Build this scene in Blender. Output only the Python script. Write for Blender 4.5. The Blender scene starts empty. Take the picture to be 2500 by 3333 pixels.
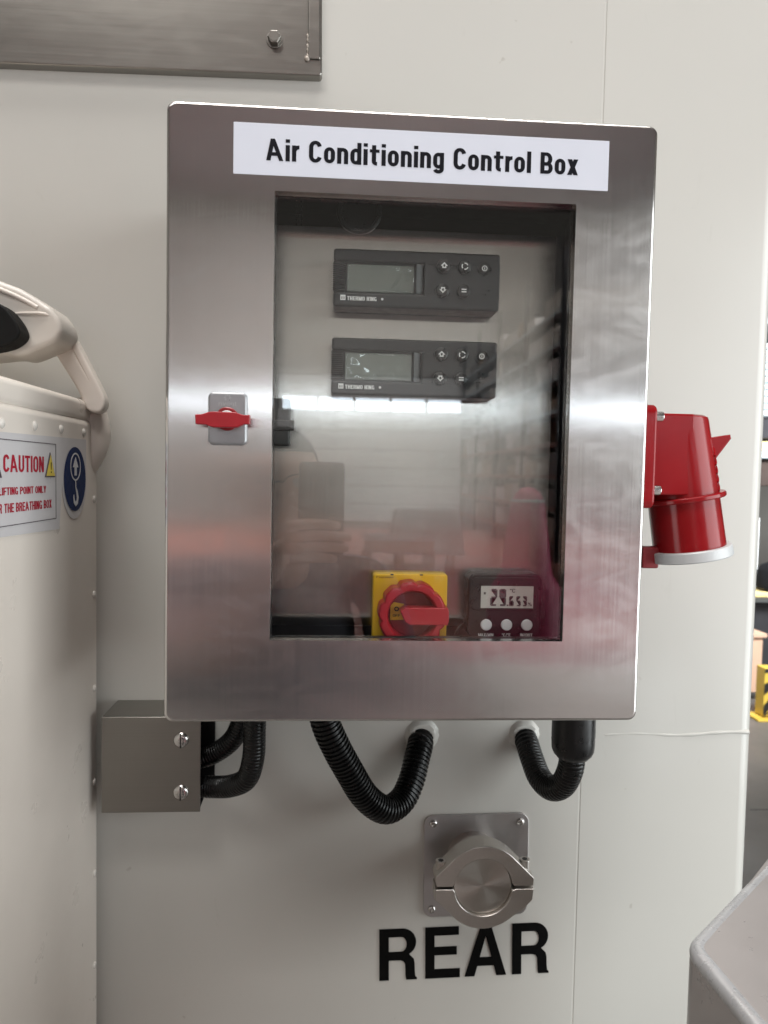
import bpy, bmesh, math, random
from mathutils import Vector, Matrix, Euler
random.seed(7)
PI = math.pi
R = math.radians
scene = bpy.context.scene
COL = scene.collection

# ---------------------------------------------------------------- camera, world, lights
cam_d = bpy.data.cameras.new("camera"); cam = bpy.data.objects.new("camera", cam_d); COL.objects.link(cam)
_r = Vector((0.99751739, -0.067652, 0.01955146)); _u = Vector((-0.01605819, 0.05179991, 0.99852837)); _f = Vector((0.06856521, 0.99636338, -0.05058495))
M = Matrix((_r, _u, -_f)).transposed().to_4x4(); M.translation = Vector((-0.06327598, -0.60800931, -0.04258088))
cam.matrix_world = M
cam_d.sensor_fit = 'VERTICAL'; cam_d.sensor_height = 36.0; cam_d.lens = 36.0 * 2400 / 3333
cam_d.clip_start = 0.02; cam_d.clip_end = 200
cam_d.dof.use_dof = True; cam_d.dof.focus_distance = 0.66; cam_d.dof.aperture_fstop = 10.0
scene.camera = cam

world = bpy.data.worlds.new("World"); scene.world = world; world.use_nodes = True
bgn = world.node_tree.nodes["Background"]
bgn.inputs[0].default_value = (1.0, 0.93, 0.84, 1); bgn.inputs[1].default_value = 0.19

scene.view_settings.view_transform = 'Standard'; scene.view_settings.look = 'None'
scene.view_settings.gamma = 1; scene.view_settings.use_curve_mapping = False
scene.view_settings.exposure = 0.15
scene.cycles.use_denoising = True
scene.cycles.max_bounces = 10; scene.cycles.transparent_max_bounces = 16
scene.cycles.sample_clamp_indirect = 6.0

def area(name, loc, aim, sx, sy, power, color=(1, 1, 1)):
    d = bpy.data.lights.new(name, 'AREA'); d.shape = 'RECTANGLE'; d.size = sx; d.size_y = sy
    d.energy = power; d.color = color
    o = bpy.data.objects.new(name, d); COL.objects.link(o)
    o.location = loc
    o.rotation_euler = (Vector(aim) - Vector(loc)).to_track_quat('-Z', 'Y').to_euler()
    return o
area("hall_lamp_right", (3.4, -1.6, -0.2), (0.2, 0.2, -0.3), 3.2, 3.2, 150, (0.92, 0.98, 1.0))
area("hall_lamp_left", (-1.4, -2.3, 3.2), (-0.35, 0.2, 0.0), 1.4, 1.0, 38, (1.0, 0.99, 0.95))
area("hall_lamp_overhead", (0.0, -0.8, 5.5), (0.0, -1.0, 0), 4.0, 1.2, 120, (1.0, 0.98, 0.95)).data.spread = R(120)
area("fill_light_mid", (0.5, -5.0, 6.5), (0.5, -5.2, 0), 4.0, 2.0, 200, (1.0, 0.98, 0.95)).data.spread = R(90)  # added fill, brightens the floor that the lower steel mirrors
area("fill_light_far", (1.0, -12.0, 8.0), (1.0, -22.0, 0.0), 10.0, 5.0, 2250, (1.0, 0.97, 0.93)).data.spread = R(110)  # added fill for the mirrored hall door and far floor
area("fill_light_back", (2.6, 2.4, 1.6), (3.2, 5.2, -0.3), 1.5, 1.0, 130, (0.97, 1.0, 1.0)).data.spread = R(100)  # added fill aimed at the rack past the container

# ---------------------------------------------------------------- helpers
ORG = {}
def thing(name, label, cat, loc=(0, 0, 0), group=None):
    o = bpy.data.objects.new(name, None); COL.objects.link(o); o.empty_display_size = 0.02
    o.location = loc; o["label"] = label; o["category"] = cat
    if group: o["group"] = group
    ORG[o.name] = Vector(loc)
    return o
def finish(o, parent):
    COL.objects.link(o)
    if parent is not None:
        o.parent = parent; ORG[o.name] = ORG[parent.name]
        o.data.transform(Matrix.Translation(-ORG[parent.name]))
    else:
        ORG[o.name] = Vector((0, 0, 0))
    return o
def obj(name, bm, mat, parent=None, smooth=38, label=None):
    me = bpy.data.meshes.new(name)
    bmesh.ops.recalc_face_normals(bm, faces=bm.faces)
    bm.to_mesh(me); bm.free()
    for p in me.polygons: p.use_smooth = True
    me.set_sharp_from_angle(angle=R(smooth))
    me.materials.append(mat)
    o = bpy.data.objects.new(name, me)
    w = o.modifiers.new("weighted_normal", 'WEIGHTED_NORMAL'); w.keep_sharp = True; w.weight = 100
    if label: o["label"] = label
    return finish(o, parent)
def meshobj(name, me, mat, parent=None, label=None):
    me.name = name; me.materials.clear(); me.materials.append(mat)
    o = bpy.data.objects.new(name, me)
    if label: o["label"] = label
    return finish(o, parent)
def tag(o, label, cat, group=None):
    o["label"] = label; o["category"] = cat
    if group: o["group"] = group
    return o
def struct(o, kind="structure"):
    o["kind"] = kind; return o
def new(): return bmesh.new()

def box(bm, x0, x1, y0, y1, z0, z1, bev=0, seg=2, mat=None):
    r = bmesh.ops.create_cube(bm, size=1)
    vs = r['verts']
    for v in vs:
        v.co = Vector(((x0 + x1) / 2 + v.co.x * (x1 - x0), (y0 + y1) / 2 + v.co.y * (y1 - y0), (z0 + z1) / 2 + v.co.z * (z1 - z0)))
    if mat is not None:
        for v in vs: v.co = mat @ v.co
    if bev > 0:
        es = list({e for v in vs for e in v.link_edges})
        bmesh.ops.bevel(bm, geom=es, offset=bev, segments=seg, profile=0.5, affect='EDGES')
    return bm
def frame_from(d):
    d = d.normalized()
    a = Vector((0, 0, 1)) if abs(d.z) < 0.9 else Vector((1, 0, 0))
    x = d.cross(a).normalized(); y = d.cross(x).normalized()
    return x, y, d
def lathe(bm, prof, origin, axis, n=40, cap0=True, cap1=True):
    """prof: (t along axis, radius)"""
    x, y, d = frame_from(Vector(axis)); o = Vector(origin)
    rings = []
    for t, r in prof:
        rings.append([bm.verts.new(o + d * t + (x * math.cos(2 * PI * k / n) + y * math.sin(2 * PI * k / n)) * r) for k in range(n)])
    for a, b in zip(rings, rings[1:]):
        for k in range(n): bm.faces.new((a[k], a[(k + 1) % n], b[(k + 1) % n], b[k]))
    if cap0: bm.faces.new(rings[0])
    if cap1: bm.faces.new(rings[-1])
    return bm
def cyl(bm, p0, p1, r, n=32, bev=0):
    p0 = Vector(p0); p1 = Vector(p1); L = (p1 - p0).length
    if bev: prof = [(0, r - bev), (bev * .3, r - bev * .3), (bev, r), (L - bev, r), (L - bev * .3, r - bev * .3), (L, r - bev)]
    else: prof = [(0, r), (L, r)]
    return lathe(bm, prof, p0, p1 - p0, n)
def catmull(pts, m=12):
    P = [Vector(p) for p in pts]; P = [2 * P[0] - P[1]] + P + [2 * P[-1] - P[-2]]
    out = []
    for i in range(1, len(P) - 2):
        for k in range(m):
            t = k / m; a, b, c, d = P[i - 1], P[i], P[i + 1], P[i + 2]
            out.append(0.5 * ((2 * b) + (c - a) * t + (2 * a - 5 * b + 4 * c - d) * t * t + (3 * b - a - 3 * c + d) * t ** 3))
    out.append(P[-2]); return out
def sweep(bm, path, rad, n=20, cap=True):
    """rad: number or function(arc length) -> radius"""
    rings = []; s = 0; prev = None; xa = None
    for i, p in enumerate(path):
        t = (path[min(i + 1, len(path) - 1)] - path[max(i - 1, 0)]).normalized()
        if xa is None: xa = frame_from(t)[0]
        xa = (xa - t * xa.dot(t)).normalized(); ya = t.cross(xa)
        if prev is not None: s += (p - prev).length
        prev = p
        r = rad(s) if callable(rad) else rad
        rings.append([bm.verts.new(p + (xa * math.cos(2 * PI * k / n) + ya * math.sin(2 * PI * k / n)) * r) for k in range(n)])
    for a, b in zip(rings, rings[1:]):
        for k in range(n): bm.faces.new((a[k], a[(k + 1) % n], b[(k + 1) % n], b[k]))
    if cap: bm.faces.new(rings[0]); bm.faces.new(rings[-1])
    return bm
def resample(path, step):
    out = [path[0].copy()]; acc = 0
    for a, b in zip(path, path[1:]):
        L = (b - a).length; d = step - acc
        while d <= L:
            out.append(a.lerp(b, d / L)); d += step
        acc = (acc + L) % step
    return out
def corrugated(bm, pts, r, depth, pitch, n=24):
    """a hose with square-ish ribs; pitch = rib spacing"""
    path = resample(catmull(pts, 24), pitch / 6)
    def rad(s):
        ph = (s / pitch) % 1.0
        return r if ph < 0.55 else r - depth
    return sweep(bm, path, rad, n)
def rr_ring(cx, cz, w, h, r, n=6):
    pts = []
    for (sx, sz, a0) in ((1, 1, 0), (-1, 1, 90), (-1, -1, 180), (1, -1, 270)):
        for k in range(n + 1):
            a = R(a0 + 90 * k / n)
            pts.append((cx + sx * (w / 2 - r) + r * math.cos(a), cz + sz * (h / 2 - r) + r * math.sin(a)))
    return pts
def rings_solid(bm, rings, cap0=True, cap1=True, mat=None):
    """rings: list of (list of (x,z), y)"""
    V = []
    for pts, y in rings:
        V.append([bm.verts.new((mat @ Vector((p[0], y, p[1]))) if mat else Vector((p[0], y, p[1]))) for p in pts])
    n = len(V[0])
    for a, b in zip(V, V[1:]):
        for k in range(n): bm.faces.new((a[k], a[(k + 1) % n], b[(k + 1) % n], b[k]))
    if cap0: bm.faces.new(V[0])
    if cap1: bm.faces.new(V[-1])
    return bm
def rr_plate(bm, cx, cz, w, h, r, yb, yf, edge=0.001, n=6, mat=None):
    """rounded rectangle slab facing -y, with a rolled front edge"""
    rings = [(rr_ring(cx, cz, w, h, r, n), yb)]
    for k in range(5):
        a = R(90 * k / 4); d = edge * (1 - math.cos(a))
        rings.append((rr_ring(cx, cz, w - 2 * d, h - 2 * d, max(r - d, 0.0001), n), yf + edge * (1 - math.sin(a))))
    return rings_solid(bm, rings, mat=mat)

XZ = Matrix.Rotation(R(90), 4, 'X')          # curve plane -> x, z ; extrusion towards -y
def curve_mesh(polys, extrude=0.0005, bevel=0.0, mat=None, bres=2):
    cu = bpy.data.curves.new("tmp", 'CURVE'); cu.dimensions = '2D'; cu.fill_mode = 'BOTH'
    cu.extrude = extrude; cu.bevel_depth = bevel; cu.bevel_resolution = bres
    for pl in polys:
        s = cu.splines.new('POLY'); s.points.add(len(pl) - 1)
        for i, p in enumerate(pl): s.points[i].co = (p[0], p[1], 0, 1)
        s.use_cyclic_u = True
    return _conv(cu, mat)
def _conv(cu, mat):
    t = bpy.data.objects.new("tmp", cu); COL.objects.link(t)
    dg = bpy.context.evaluated_depsgraph_get(); dg.update()
    me = bpy.data.meshes.new_from_object(t.evaluated_get(dg))
    bpy.data.objects.remove(t); bpy.data.curves.remove(cu)
    me.transform(mat if mat is not None else XZ)
    for p in me.polygons: p.use_smooth = False
    return me
def ell(cx, cz, rx, rz, a0, a1, n=14): return [(cx + rx * math.cos(R(a0 + (a1 - a0) * k / n)), cz + rz * math.sin(R(a0 + (a1 - a0) * k / n))) for k in range(n + 1)]
def rct(x0, z0, x1, z1): return [(x0, z0), (x1, z0), (x1, z1), (x0, z1)]
def par(x0, z0, x1, z1, t): return [(x0, z0), (x0 + t, z0), (x1 + t, z1), (x1, z1)]
def strk(path, t, tv=None):
    """outline of one pen stroke; t is its width where it runs upright, tv where it runs level"""
    tv = tv or t; A, B = [], []
    for i, p in enumerate(path):
        a = path[max(i - 1, 0)]; b = path[min(i + 1, len(path) - 1)]
        d = Vector((b[0] - a[0], b[1] - a[1])).normalized(); w = math.hypot(t * d.y, tv * d.x)
        A.append((p[0] - d.y * w / 2, p[1] + d.x * w / 2)); B.append((p[0] + d.y * w / 2, p[1] - d.x * w / 2))
    return A + B[::-1]
def glyph(ch, s):
    """grotesque letter: list of polygon groups (each group may hold a counter), and advance width; cap height 1"""
    b = s * .82; w = .56 + s * .2; X = .735; xw = .48 + s * .2; r = w / 2
    def oval(w_, h_, z0=0, x0=0):
        def out(i): 
            rx = w_ / 2 - i; rz = min(h_ / 2 - (i * b / s), rx * 1.06); cx = x0 + w_ / 2
            return ell(cx, z0 + h_ - (i * b / s) - rz, rx, rz, 0, 180) + ell(cx, z0 + (i * b / s) + rz, rx, rz, 180, 360)
        return [out(0), out(s)]
    def bowl(x0, z0, z1, x1):
        h = z1 - z0; r_ = h / 2
        o = [(x0, z0)] + ell(x1 - r_ * .92, z0 + r_, r_ * .92, r_, -90, 90) + [(x0, z1)]
        q = r_ - b; k = r_ * .92 - s
        i = [(x0, z0 + b)] + ell(x1 - r_ * .92, z0 + r_, max(k, .02), q, -90, 90) + [(x0, z1 - b)]
        return [o, i]
    def hook(w_, h_, a_top, a_bot, x0=0):
        rx = w_ / 2 - s / 2; rz = min(h_ / 2 - b / 2, rx * 1.1); cx = x0 + w_ / 2
        return strk(ell(cx, h_ - b / 2 - rz, rx, rz, a_top, 180) + ell(cx, b / 2 + rz, rx, rz, 180, a_bot), s, b)
    if ch == ' ': return [], .26
    if ch == 'A': return [[par(0, 0, w * .5 - s * .5, 1, s)], [par(w, 0, w * .5 - s * .5, 1, s)], [rct(s * .8, .22, w + s * .2, .22 + b)]], w + s
    if ch == 'B': return [[rct(0, 0, s, 1)], bowl(s, 0, .54 , w), bowl(s, .54 - b, 1, w - .03)], w
    if ch == 'C': return [[hook(w, 1, 12, 348)]], w
    if ch == 'E': return [[rct(0, 0, s, 1)], [rct(s, 0, w - .06, b)], [rct(s, .5 - b / 2, w - .1, .5 + b / 2)], [rct(s, 1 - b, w - .06, 1)]], w - .06
    if ch == 'F': return [[rct(0, 0, s, 1)], [rct(s, .48 - b / 2, w - .12, .48 + b / 2)], [rct(s, 1 - b, w - .08, 1)]], w - .08
    if ch == 'G': return [[hook(w, 1, 15, 345)], [rct(w - s, 0, w, .48)], [rct(w * .55, .48 - b, w - s, .48)]], w
    if ch == 'H': return [[rct(0, 0, s, 1)], [rct(w - s, 0, w, 1)], [rct(s, .5 - b / 2, w - s, .5 + b / 2)]], w
    if ch == 'I': return [[rct(0, 0, s, 1)]], s
    if ch == 'K': return [[rct(0, 0, s, 1)], [par(s, .36, w - s * .9, 1, s * 1.25)], [par(w - s * 1.05, 0, s * 1.1, .62, s * 1.2)]], w + s * .2
    if ch == 'L': return [[rct(0, 0, s, 1)], [rct(s, 0, w - .1, b)]], w - .1
    if ch == 'M': return [[rct(0, 0, s, 1)], [rct(w + .2 - s, 0, w + .2, 1)], [par((w + .2) / 2 - s / 2, 0, s * .1, 1, s)], [par((w + .2) / 2 - s / 2, 0, w + .2 - s * 1.1, 1, s)]], w + .2
    if ch == 'N': return [[rct(0, 0, s, 1)], [rct(w - s, 0, w, 1)], [par(w - s * 1.1, 0, s * .1, 1, s)]], w
    if ch == 'O': return [oval(w, 1)], w
    if ch == '0': return [oval(w * .85, 1)], w * .85
    if ch == 'P': return [[rct(0, 0, s, 1)], bowl(s, .42, 1, w)], w
    if ch == 'R': return [[rct(0, 0, s, 1)], bowl(s, .42, 1, w), [par(w - s, 0, w * .5, .42 + b * .5, s)]], w
    if ch == 'T': return [[rct(0, 1 - b, w - .03, 1)], [rct(w / 2 - .015 - s / 2, 0, w / 2 - .015 + s / 2, 1 - b)]], w - .03
    if ch == 'U': return [[strk([(s / 2, 1)] + ell(w / 2, r * 1.05 - b * .2, w / 2 - s / 2, r * 1.05 - b * .7, 180, 360) + [(w - s / 2, 1)], s, b)]], w
    if ch == 'X': return [[par(0, 0, w - s * 1.1, 1, s * 1.1)], [par(w - s * 1.1, 0, 0, 1, s * 1.1)]], w
    if ch == 'Y': return [[rct(w / 2 - s / 2, 0, w / 2 + s / 2, .45)], [par(w / 2 - s / 2, .40, 0, 1, s)], [par(w / 2 - s / 2, .40, w - s, 1, s)]], w
    if ch == '/': return [[par(0, -.05, .3, 1.05, s * .8)]], .3 + s * .8
    if ch == '%': return [oval(.36, .48, .52), [par(.16, 0, .5, 1, s * .7)], oval(.36, .48, 0, .46)], .82
    if ch == '\u00b0': return [oval(.30, .36, .64)], .30
    # small letters
    if ch == 'c': return [[hook(xw, X, 15, 345)]], xw
    if ch == 'd': return [oval(xw, X), [rct(xw - s, 0, xw, 1)]], xw
    if ch == 'e': return [[hook(xw, X, 0, 335)], [rct(s * .6, X * .44, xw - s * .02, X * .44 + b * .8)]], xw
    if ch == 'g': return [oval(xw, X), [strk([(xw - s / 2, X)] + [(xw - s / 2, .0)] + ell(xw / 2, -.02, xw / 2 - s / 2, .21 - b / 2, 0, -165), s, b)]], xw
    if ch == 'i': return [[rct(0, 0, s, X)], [rct(0, 1 - b * .95, s, 1)]], s
    if ch == 'l': return [[rct(0, 0, s, 1)]], s
    if ch == 'm': return [[rct(0, 0, s, X)]] + [[strk([(s / 2 + k * (xw - s) * .9, X * .55)] + ell(s / 2 + (k + .5) * (xw - s) * .9, X - .22, (xw - s) * .45, .22 - b / 2, 180, 0) + [(s / 2 + (k + 1) * (xw - s) * .9, 0)], s, b)] for k in (0, 1)], xw + (xw - s) * .8
    if ch == 'n': return [[rct(0, 0, s, X)], [strk([(s / 2, X * .55)] + ell(xw / 2, X - .235, xw / 2 - s / 2, .235 - b / 2, 180, 0) + [(xw - s / 2, 0)], s, b)]], xw
    if ch == 'o': return [oval(xw, X)], xw
    if ch == 'r': return [[rct(0, 0, s, X)], [strk(ell(xw * .62, X - .30, xw * .62 - s / 2, .30 - b / 2, 180, 85), s, b * 1.05)]], xw * .64
    if ch == 's': return [[strk(ell(xw / 2, X * .74, xw / 2 - s / 2, X * .26 - b / 2, 25, 270, 10)[:-1] + ell(xw / 2, X * .27, xw / 2 - s / 2, X * .27 - b / 2, 90, -155, 10), s * .9, b)]], xw
    if ch == 't': return [[strk([(s * 1.0, .93)] + [(s * 1.0, .2)] + ell(s * 1.0 + .14, .19, .14, .19 - b / 2, 180, 275, 8), s, b)], [rct(0, X - b * .85, s * 1.5 + .16, X)]], s * 1.5 + .16
    if ch == 'v': return [[par(xw / 2 - s / 2, 0, 0, X, s)], [par(xw / 2 - s / 2, 0, xw - s, X, s)]], xw
    if ch == 'x': return [[par(0, 0, xw - s * 1.1, X, s * 1.1)], [par(xw - s * 1.1, 0, 0, X, s * 1.1)]], xw
    raise ValueError(ch)
def text_mesh(st, width, cap, at, weight=0.16, extrude=0.00012, mat=None, align='LEFT', gap=None):
    """line of lettering of a set width (None: natural) and cap height; `at` = baseline start on a face turned to -y"""
    gap = (0.10 if gap is None else gap); x = 0; parts = []
    for ch in st:
        gl, adv = glyph(ch, weight)
        for i, g in enumerate(gl): parts.append(([[(p[0] + x, p[1]) for p in pl] for pl in g], i))
        x += adv + gap
    x -= gap
    sx = cap if width is None else width / x
    off = {'LEFT': 0, 'CENTER': -x * sx / 2, 'RIGHT': -x * sx}[align]
    base = Matrix.Translation(at) @ (mat if mat is not None else XZ)
    ms = []
    for lv in sorted({i for _, i in parts}):
        for g, i in parts:
            if i == lv: ms.append(curve_mesh([[(px * sx + off, pz * cap) for px, pz in pl] for pl in g], extrude / 2, 0, base @ Matrix.Translation((0, 0, extrude / 2 + lv * 0.000006))))
    return joined(ms)
def joined(meshes):
    bm = bmesh.new()
    for m in meshes:
        bm.from_mesh(m); bpy.data.meshes.remove(m)
    me = bpy.data.meshes.new("j"); bm.to_mesh(me); bm.free(); return me
def circle(cx, cz, r, n=40, a0=0, a1=360):
    full = (a1 - a0) >= 360
    m = n if full else n + 1
    return [(cx + r * math.cos(R(a0 + (a1 - a0) * k / n)), cz + r * math.sin(R(a0 + (a1 - a0) * k / n))) for k in range(m)]
def thick_arc(cx, cz, r0, r1, a0, a1, n=24):
    return circle(cx, cz, r1, n, a0, a1) + circle(cx, cz, r0, n, a0, a1)[::-1]

# ---------------------------------------------------------------- materials
def base_mat(name):
    m = bpy.data.materials.new(name); m.use_nodes = True
    nt = m.node_tree; p = nt.nodes["Principled BSDF"]; return m, nt, p
def N(nt, t, **kw):
    n = nt.nodes.new(t)
    for k, v in kw.items(): setattr(n, k, v)
    return n
def ramp(nt, src, c0, c1, p0=0.3, p1=0.7):
    r = N(nt, "ShaderNodeValToRGB"); r.color_ramp.elements[0].position = p0; r.color_ramp.elements[1].position = p1
    def c(v): return (v, v, v, 1) if not hasattr(v, '__len__') else (*v, 1)
    r.color_ramp.elements[0].color = c(c0); r.color_ramp.elements[1].color = c(c1)
    nt.links.new(src, r.inputs[0]); return r.outputs[0]
def noise(nt, scale, detail=4, vec_scale=None, rough=0.55, dist=0.0):
    tc = N(nt, "ShaderNodeNewGeometry"); v = tc.outputs["Position"]
    if vec_scale:
        mp = N(nt, "ShaderNodeMapping"); mp.inputs["Scale"].default_value = vec_scale; nt.links.new(v, mp.inputs[0]); v = mp.outputs[0]
    n = N(nt, "ShaderNodeTexNoise"); n.inputs["Scale"].default_value = scale; n.inputs["Detail"].default_value = detail
    n.inputs["Roughness"].default_value = rough; n.inputs["Distortion"].default_value = dist
    nt.links.new(v, n.inputs["Vector"]); return n.outputs["Fac"]
def bump(nt, p, src, strength, dist=0.001, chain=None):
    b = N(nt, "ShaderNodeBump"); b.inputs["Strength"].default_value = strength; b.inputs["Distance"].default_value = dist
    nt.links.new(src, b.inputs["Height"])
    if chain: nt.links.new(chain, b.inputs["Normal"])
    nt.links.new(b.outputs[0], p.inputs["Normal"]); return b.outputs[0]
def plain(name, col, rough=0.5, metal=0.0, var=0.08, nscale=30, bstr=0.0, bscale=300, spec=0.5, coat=0.0, rvar=0.08):
    m, nt, p = base_mat(name)
    f = noise(nt, nscale)
    nt.links.new(ramp(nt, f, [c * (1 - var) for c in col], [min(1, c * (1 + var)) for c in col]), p.inputs["Base Color"])
    g = noise(nt, nscale * 2.3, 5)
    nt.links.new(ramp(nt, g, max(0.02, rough - rvar), min(1, rough + rvar)), p.inputs["Roughness"])
    p.inputs["Metallic"].default_value = metal; p.inputs["Specular IOR Level"].default_value = spec
    p.inputs["Coat Weight"].default_value = coat; p.inputs["Coat Roughness"].default_value = 0.08
    if bstr: bump(nt, p, noise(nt, bscale, 3), bstr, 0.0005)
    return m
def brushed(name, col, rough, aniso, streak=(700, 700, 3), tangent=(1, 0, 0), smudge=0.06, radial=None, bstr=0.05, wav=0.06, mott=0.35):
    m, nt, p = base_mat(name)
    s = noise(nt, 1.0, 4, streak, 0.6)
    big = noise(nt, 9.0, 5, None, 0.6, 0.6)
    swirl = noise(nt, 14.0, 3, (1, 1, 2.2), 0.5, 2.5)
    mx = N(nt, "ShaderNodeMix", data_type='RGBA'); mx.inputs[0].default_value = mott
    nt.links.new(ramp(nt, s, [c * .95 for c in col], [c * 1.025 for c in col]), mx.inputs[6])
    nt.links.new(ramp(nt, big, [c * .88 for c in col], [c * 1.04 for c in col]), mx.inputs[7])
    nt.links.new(mx.outputs[2], p.inputs["Base Color"])
    mr = N(nt, "ShaderNodeMath", operation='ADD')
    nt.links.new(ramp(nt, s, rough - .012, rough + .02), mr.inputs[0]); nt.links.new(ramp(nt, swirl, -smudge * .3, smudge, 0.42, 0.72), mr.inputs[1])
    nt.links.new(mr.outputs[0], p.inputs["Roughness"])
    p.inputs["Metallic"].default_value = 1.0; p.inputs["Anisotropic"].default_value = aniso
    if radial:
        t = N(nt, "ShaderNodeTangent", direction_type='RADIAL', axis=radial); nt.links.new(t.outputs[0], p.inputs["Tangent"])
    elif tangent:
        t = N(nt, "ShaderNodeCombineXYZ")
        for i in range(3): t.inputs[i].default_value = tangent[i]
        nt.links.new(t.outputs[0], p.inputs["Tangent"])
    b1 = bump(nt, p, s, bstr, 0.0004)
    bump(nt, p, noise(nt, 7.0, 2), wav, 0.004, b1)
    return m
def emit(name, col, strength):
    m, nt, p = base_mat(name)
    p.inputs["Base Color"].default_value = (0.1, 0.1, 0.1, 1)
    n = noise(nt, 0.8, 2)
    nt.links.new(ramp(nt, n, [c * .85 for c in col], col), p.inputs["Emission Color"]); p.inputs["Emission Strength"].default_value = strength
    return m
def glass_mat(name, f0=0.052, tint=(0.96, 0.97, 0.96)):
    m = bpy.data.materials.new(name); m.use_nodes = True; nt = m.node_tree; nt.nodes.clear()
    out = N(nt, "ShaderNodeOutputMaterial"); mix = N(nt, "ShaderNodeMixShader"); tr = N(nt, "ShaderNodeBsdfTransparent"); gl = N(nt, "ShaderNodeBsdfGlossy")
    tr.inputs[0].default_value = (*tint, 1); gl.inputs["Roughness"].default_value = 0.006
    g = N(nt, "ShaderNodeNewGeometry"); d = N(nt, "ShaderNodeVectorMath", operation='DOT_PRODUCT')
    nt.links.new(g.outputs["Normal"], d.inputs[0]); nt.links.new(g.outputs["Incoming"], d.inputs[1])
    a = N(nt, "ShaderNodeMath", operation='ABSOLUTE'); nt.links.new(d.outputs["Value"], a.inputs[0])
    s = N(nt, "ShaderNodeMath", operation='SUBTRACT'); s.inputs[0].default_value = 1; nt.links.new(a.outputs[0], s.inputs[1])
    pw = N(nt, "ShaderNodeMath", operation='POWER'); pw.inputs[1].default_value = 5; nt.links.new(s.outputs[0], pw.inputs[0])
    ma = N(nt, "ShaderNodeMath", operation='MULTIPLY_ADD'); ma.inputs[1].default_value = 1 - f0; ma.inputs[2].default_value = f0
    nt.links.new(pw.outputs[0], ma.inputs[0])
    nt.links.new(ma.outputs[0], mix.inputs[0]); nt.links.new(tr.outputs[0], mix.inputs[1]); nt.links.new(gl.outputs[0], mix.inputs[2])
    nt.links.new(mix.outputs[0], out.inputs[0]); return m

def paint_mat(name, col):
    m, nt, p = base_mat(name)
    a = ramp(nt, noise(nt, 2.2, 3), [c * .975 for c in col], [min(1, c * 1.015) for c in col])
    scuff = ramp(nt, noise(nt, 26, 6, (1, 1, 0.35), 0.7, 1.2), 0, 1, 0.66, 0.80)
    speck = ramp(nt, noise(nt, 55, 2), 0, 1, 0.755, 0.80)
    ad = N(nt, "ShaderNodeMath", operation='MULTIPLY_ADD'); nt.links.new(scuff, ad.inputs[0]); ad.inputs[1].default_value = 0.16; ml = N(nt, "ShaderNodeMath", operation='MULTIPLY'); nt.links.new(speck, ml.inputs[0]); ml.inputs[1].default_value = 0.30; nt.links.new(ml.outputs[0], ad.inputs[2])
    mx = N(nt, "ShaderNodeMix", data_type='RGBA'); nt.links.new(ad.outputs[0], mx.inputs[0]); nt.links.new(a, mx.inputs[6]); mx.inputs[7].default_value = (0.30, 0.26, 0.21, 1)
    nt.links.new(mx.outputs[2], p.inputs["Base Color"])
    nt.links.new(ramp(nt, noise(nt, 5, 3), 0.20, 0.27), p.inputs["Roughness"]); p.inputs["Specular IOR Level"].default_value = 0.55
    b = bump(nt, p, noise(nt, 3.5, 2), 0.10, 0.004); bump(nt, p, noise(nt, 420, 2), 0.012, 0.0005, b)
    return m
PAINT = paint_mat("cream_container_paint", (0.625, 0.610, 0.568))
STEEL = brushed("brushed_stainless", (0.61, 0.588, 0.572), 0.165, 1.0, tangent=(1, 0, 0), smudge=0.04, bstr=0.012)
STEEL_IN = brushed("mounting_plate_stainless", (0.56, 0.535, 0.515), 0.18, 1.0, tangent=(1, 0, 0), smudge=0.04, bstr=0.012)
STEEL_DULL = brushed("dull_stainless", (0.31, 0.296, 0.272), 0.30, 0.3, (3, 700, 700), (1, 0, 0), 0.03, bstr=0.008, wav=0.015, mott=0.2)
STEEL_CAST = brushed("polished_clamp_steel", (0.62, 0.585, 0.55), 0.30, 0.0, (300, 300, 300), None, 0.10)
STEEL_TURN = brushed("turned_cap_steel", (0.58, 0.55, 0.51), 0.30, 0.9, (900, 900, 900), None, 0.04, 'Y', 0.01)
STEEL_BODY = plain("enclosure_inside", (0.10, 0.098, 0.095), 0.5, 0.6, 0.1, 20)
SCREWM = plain("bright_screw_steel", (0.62, 0.60, 0.58), 0.22, 1.0, 0.06, 200)
ZINC = plain("die_cast_zinc", (0.33, 0.335, 0.345), 0.38, 0.55, 0.04, 60, 0.02, 500)
ZINC_LT = plain("embossed_zinc", (0.42, 0.425, 0.435), 0.35, 0.55, 0.04, 60)
RED_LATCH = plain("red_latch_plastic", (0.33, 0.009, 0.016), 0.38, 0, 0.08, 80, 0.04, 700)
RED_DARK = plain("dark_red_plastic", (0.22, 0.008, 0.012), 0.40, 0, 0.08, 80)
RED_INLET = plain("red_inlet_plastic", (0.27, 0.007, 0.010), 0.20, 0, 0.05, 30, 0.01, 200, rvar=0.04, spec=0.32)
RED_KNOB = plain("red_switch_plastic", (0.40, 0.014, 0.025), 0.36, 0, 0.06, 60, 0.02, 600)
WHITE_RING = plain("white_plastic_ring", (0.62, 0.63, 0.63), 0.35, 0, 0.03, 40)
GREY_RING = plain("light_grey_plastic_ring", (0.56, 0.575, 0.58), 0.33, 0, 0.03, 40)
YELLOW = plain("yellow_switch_plate", (0.78, 0.46, 0.02), 0.40, 0, 0.04, 50, 0.02, 700)
BLACK = plain("black_plastic", (0.009, 0.009, 0.0095), 0.32, 0, 0.1, 60, 0.02, 600)
CHARCOAL = plain("charcoal_controller_plastic", (0.013, 0.014, 0.0155), 0.42, 0, 0.08, 60, 0.05, 1500)
BUTTON = plain("black_rubber_button", (0.004, 0.004, 0.0045), 0.30, 0, 0.08, 80)
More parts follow.
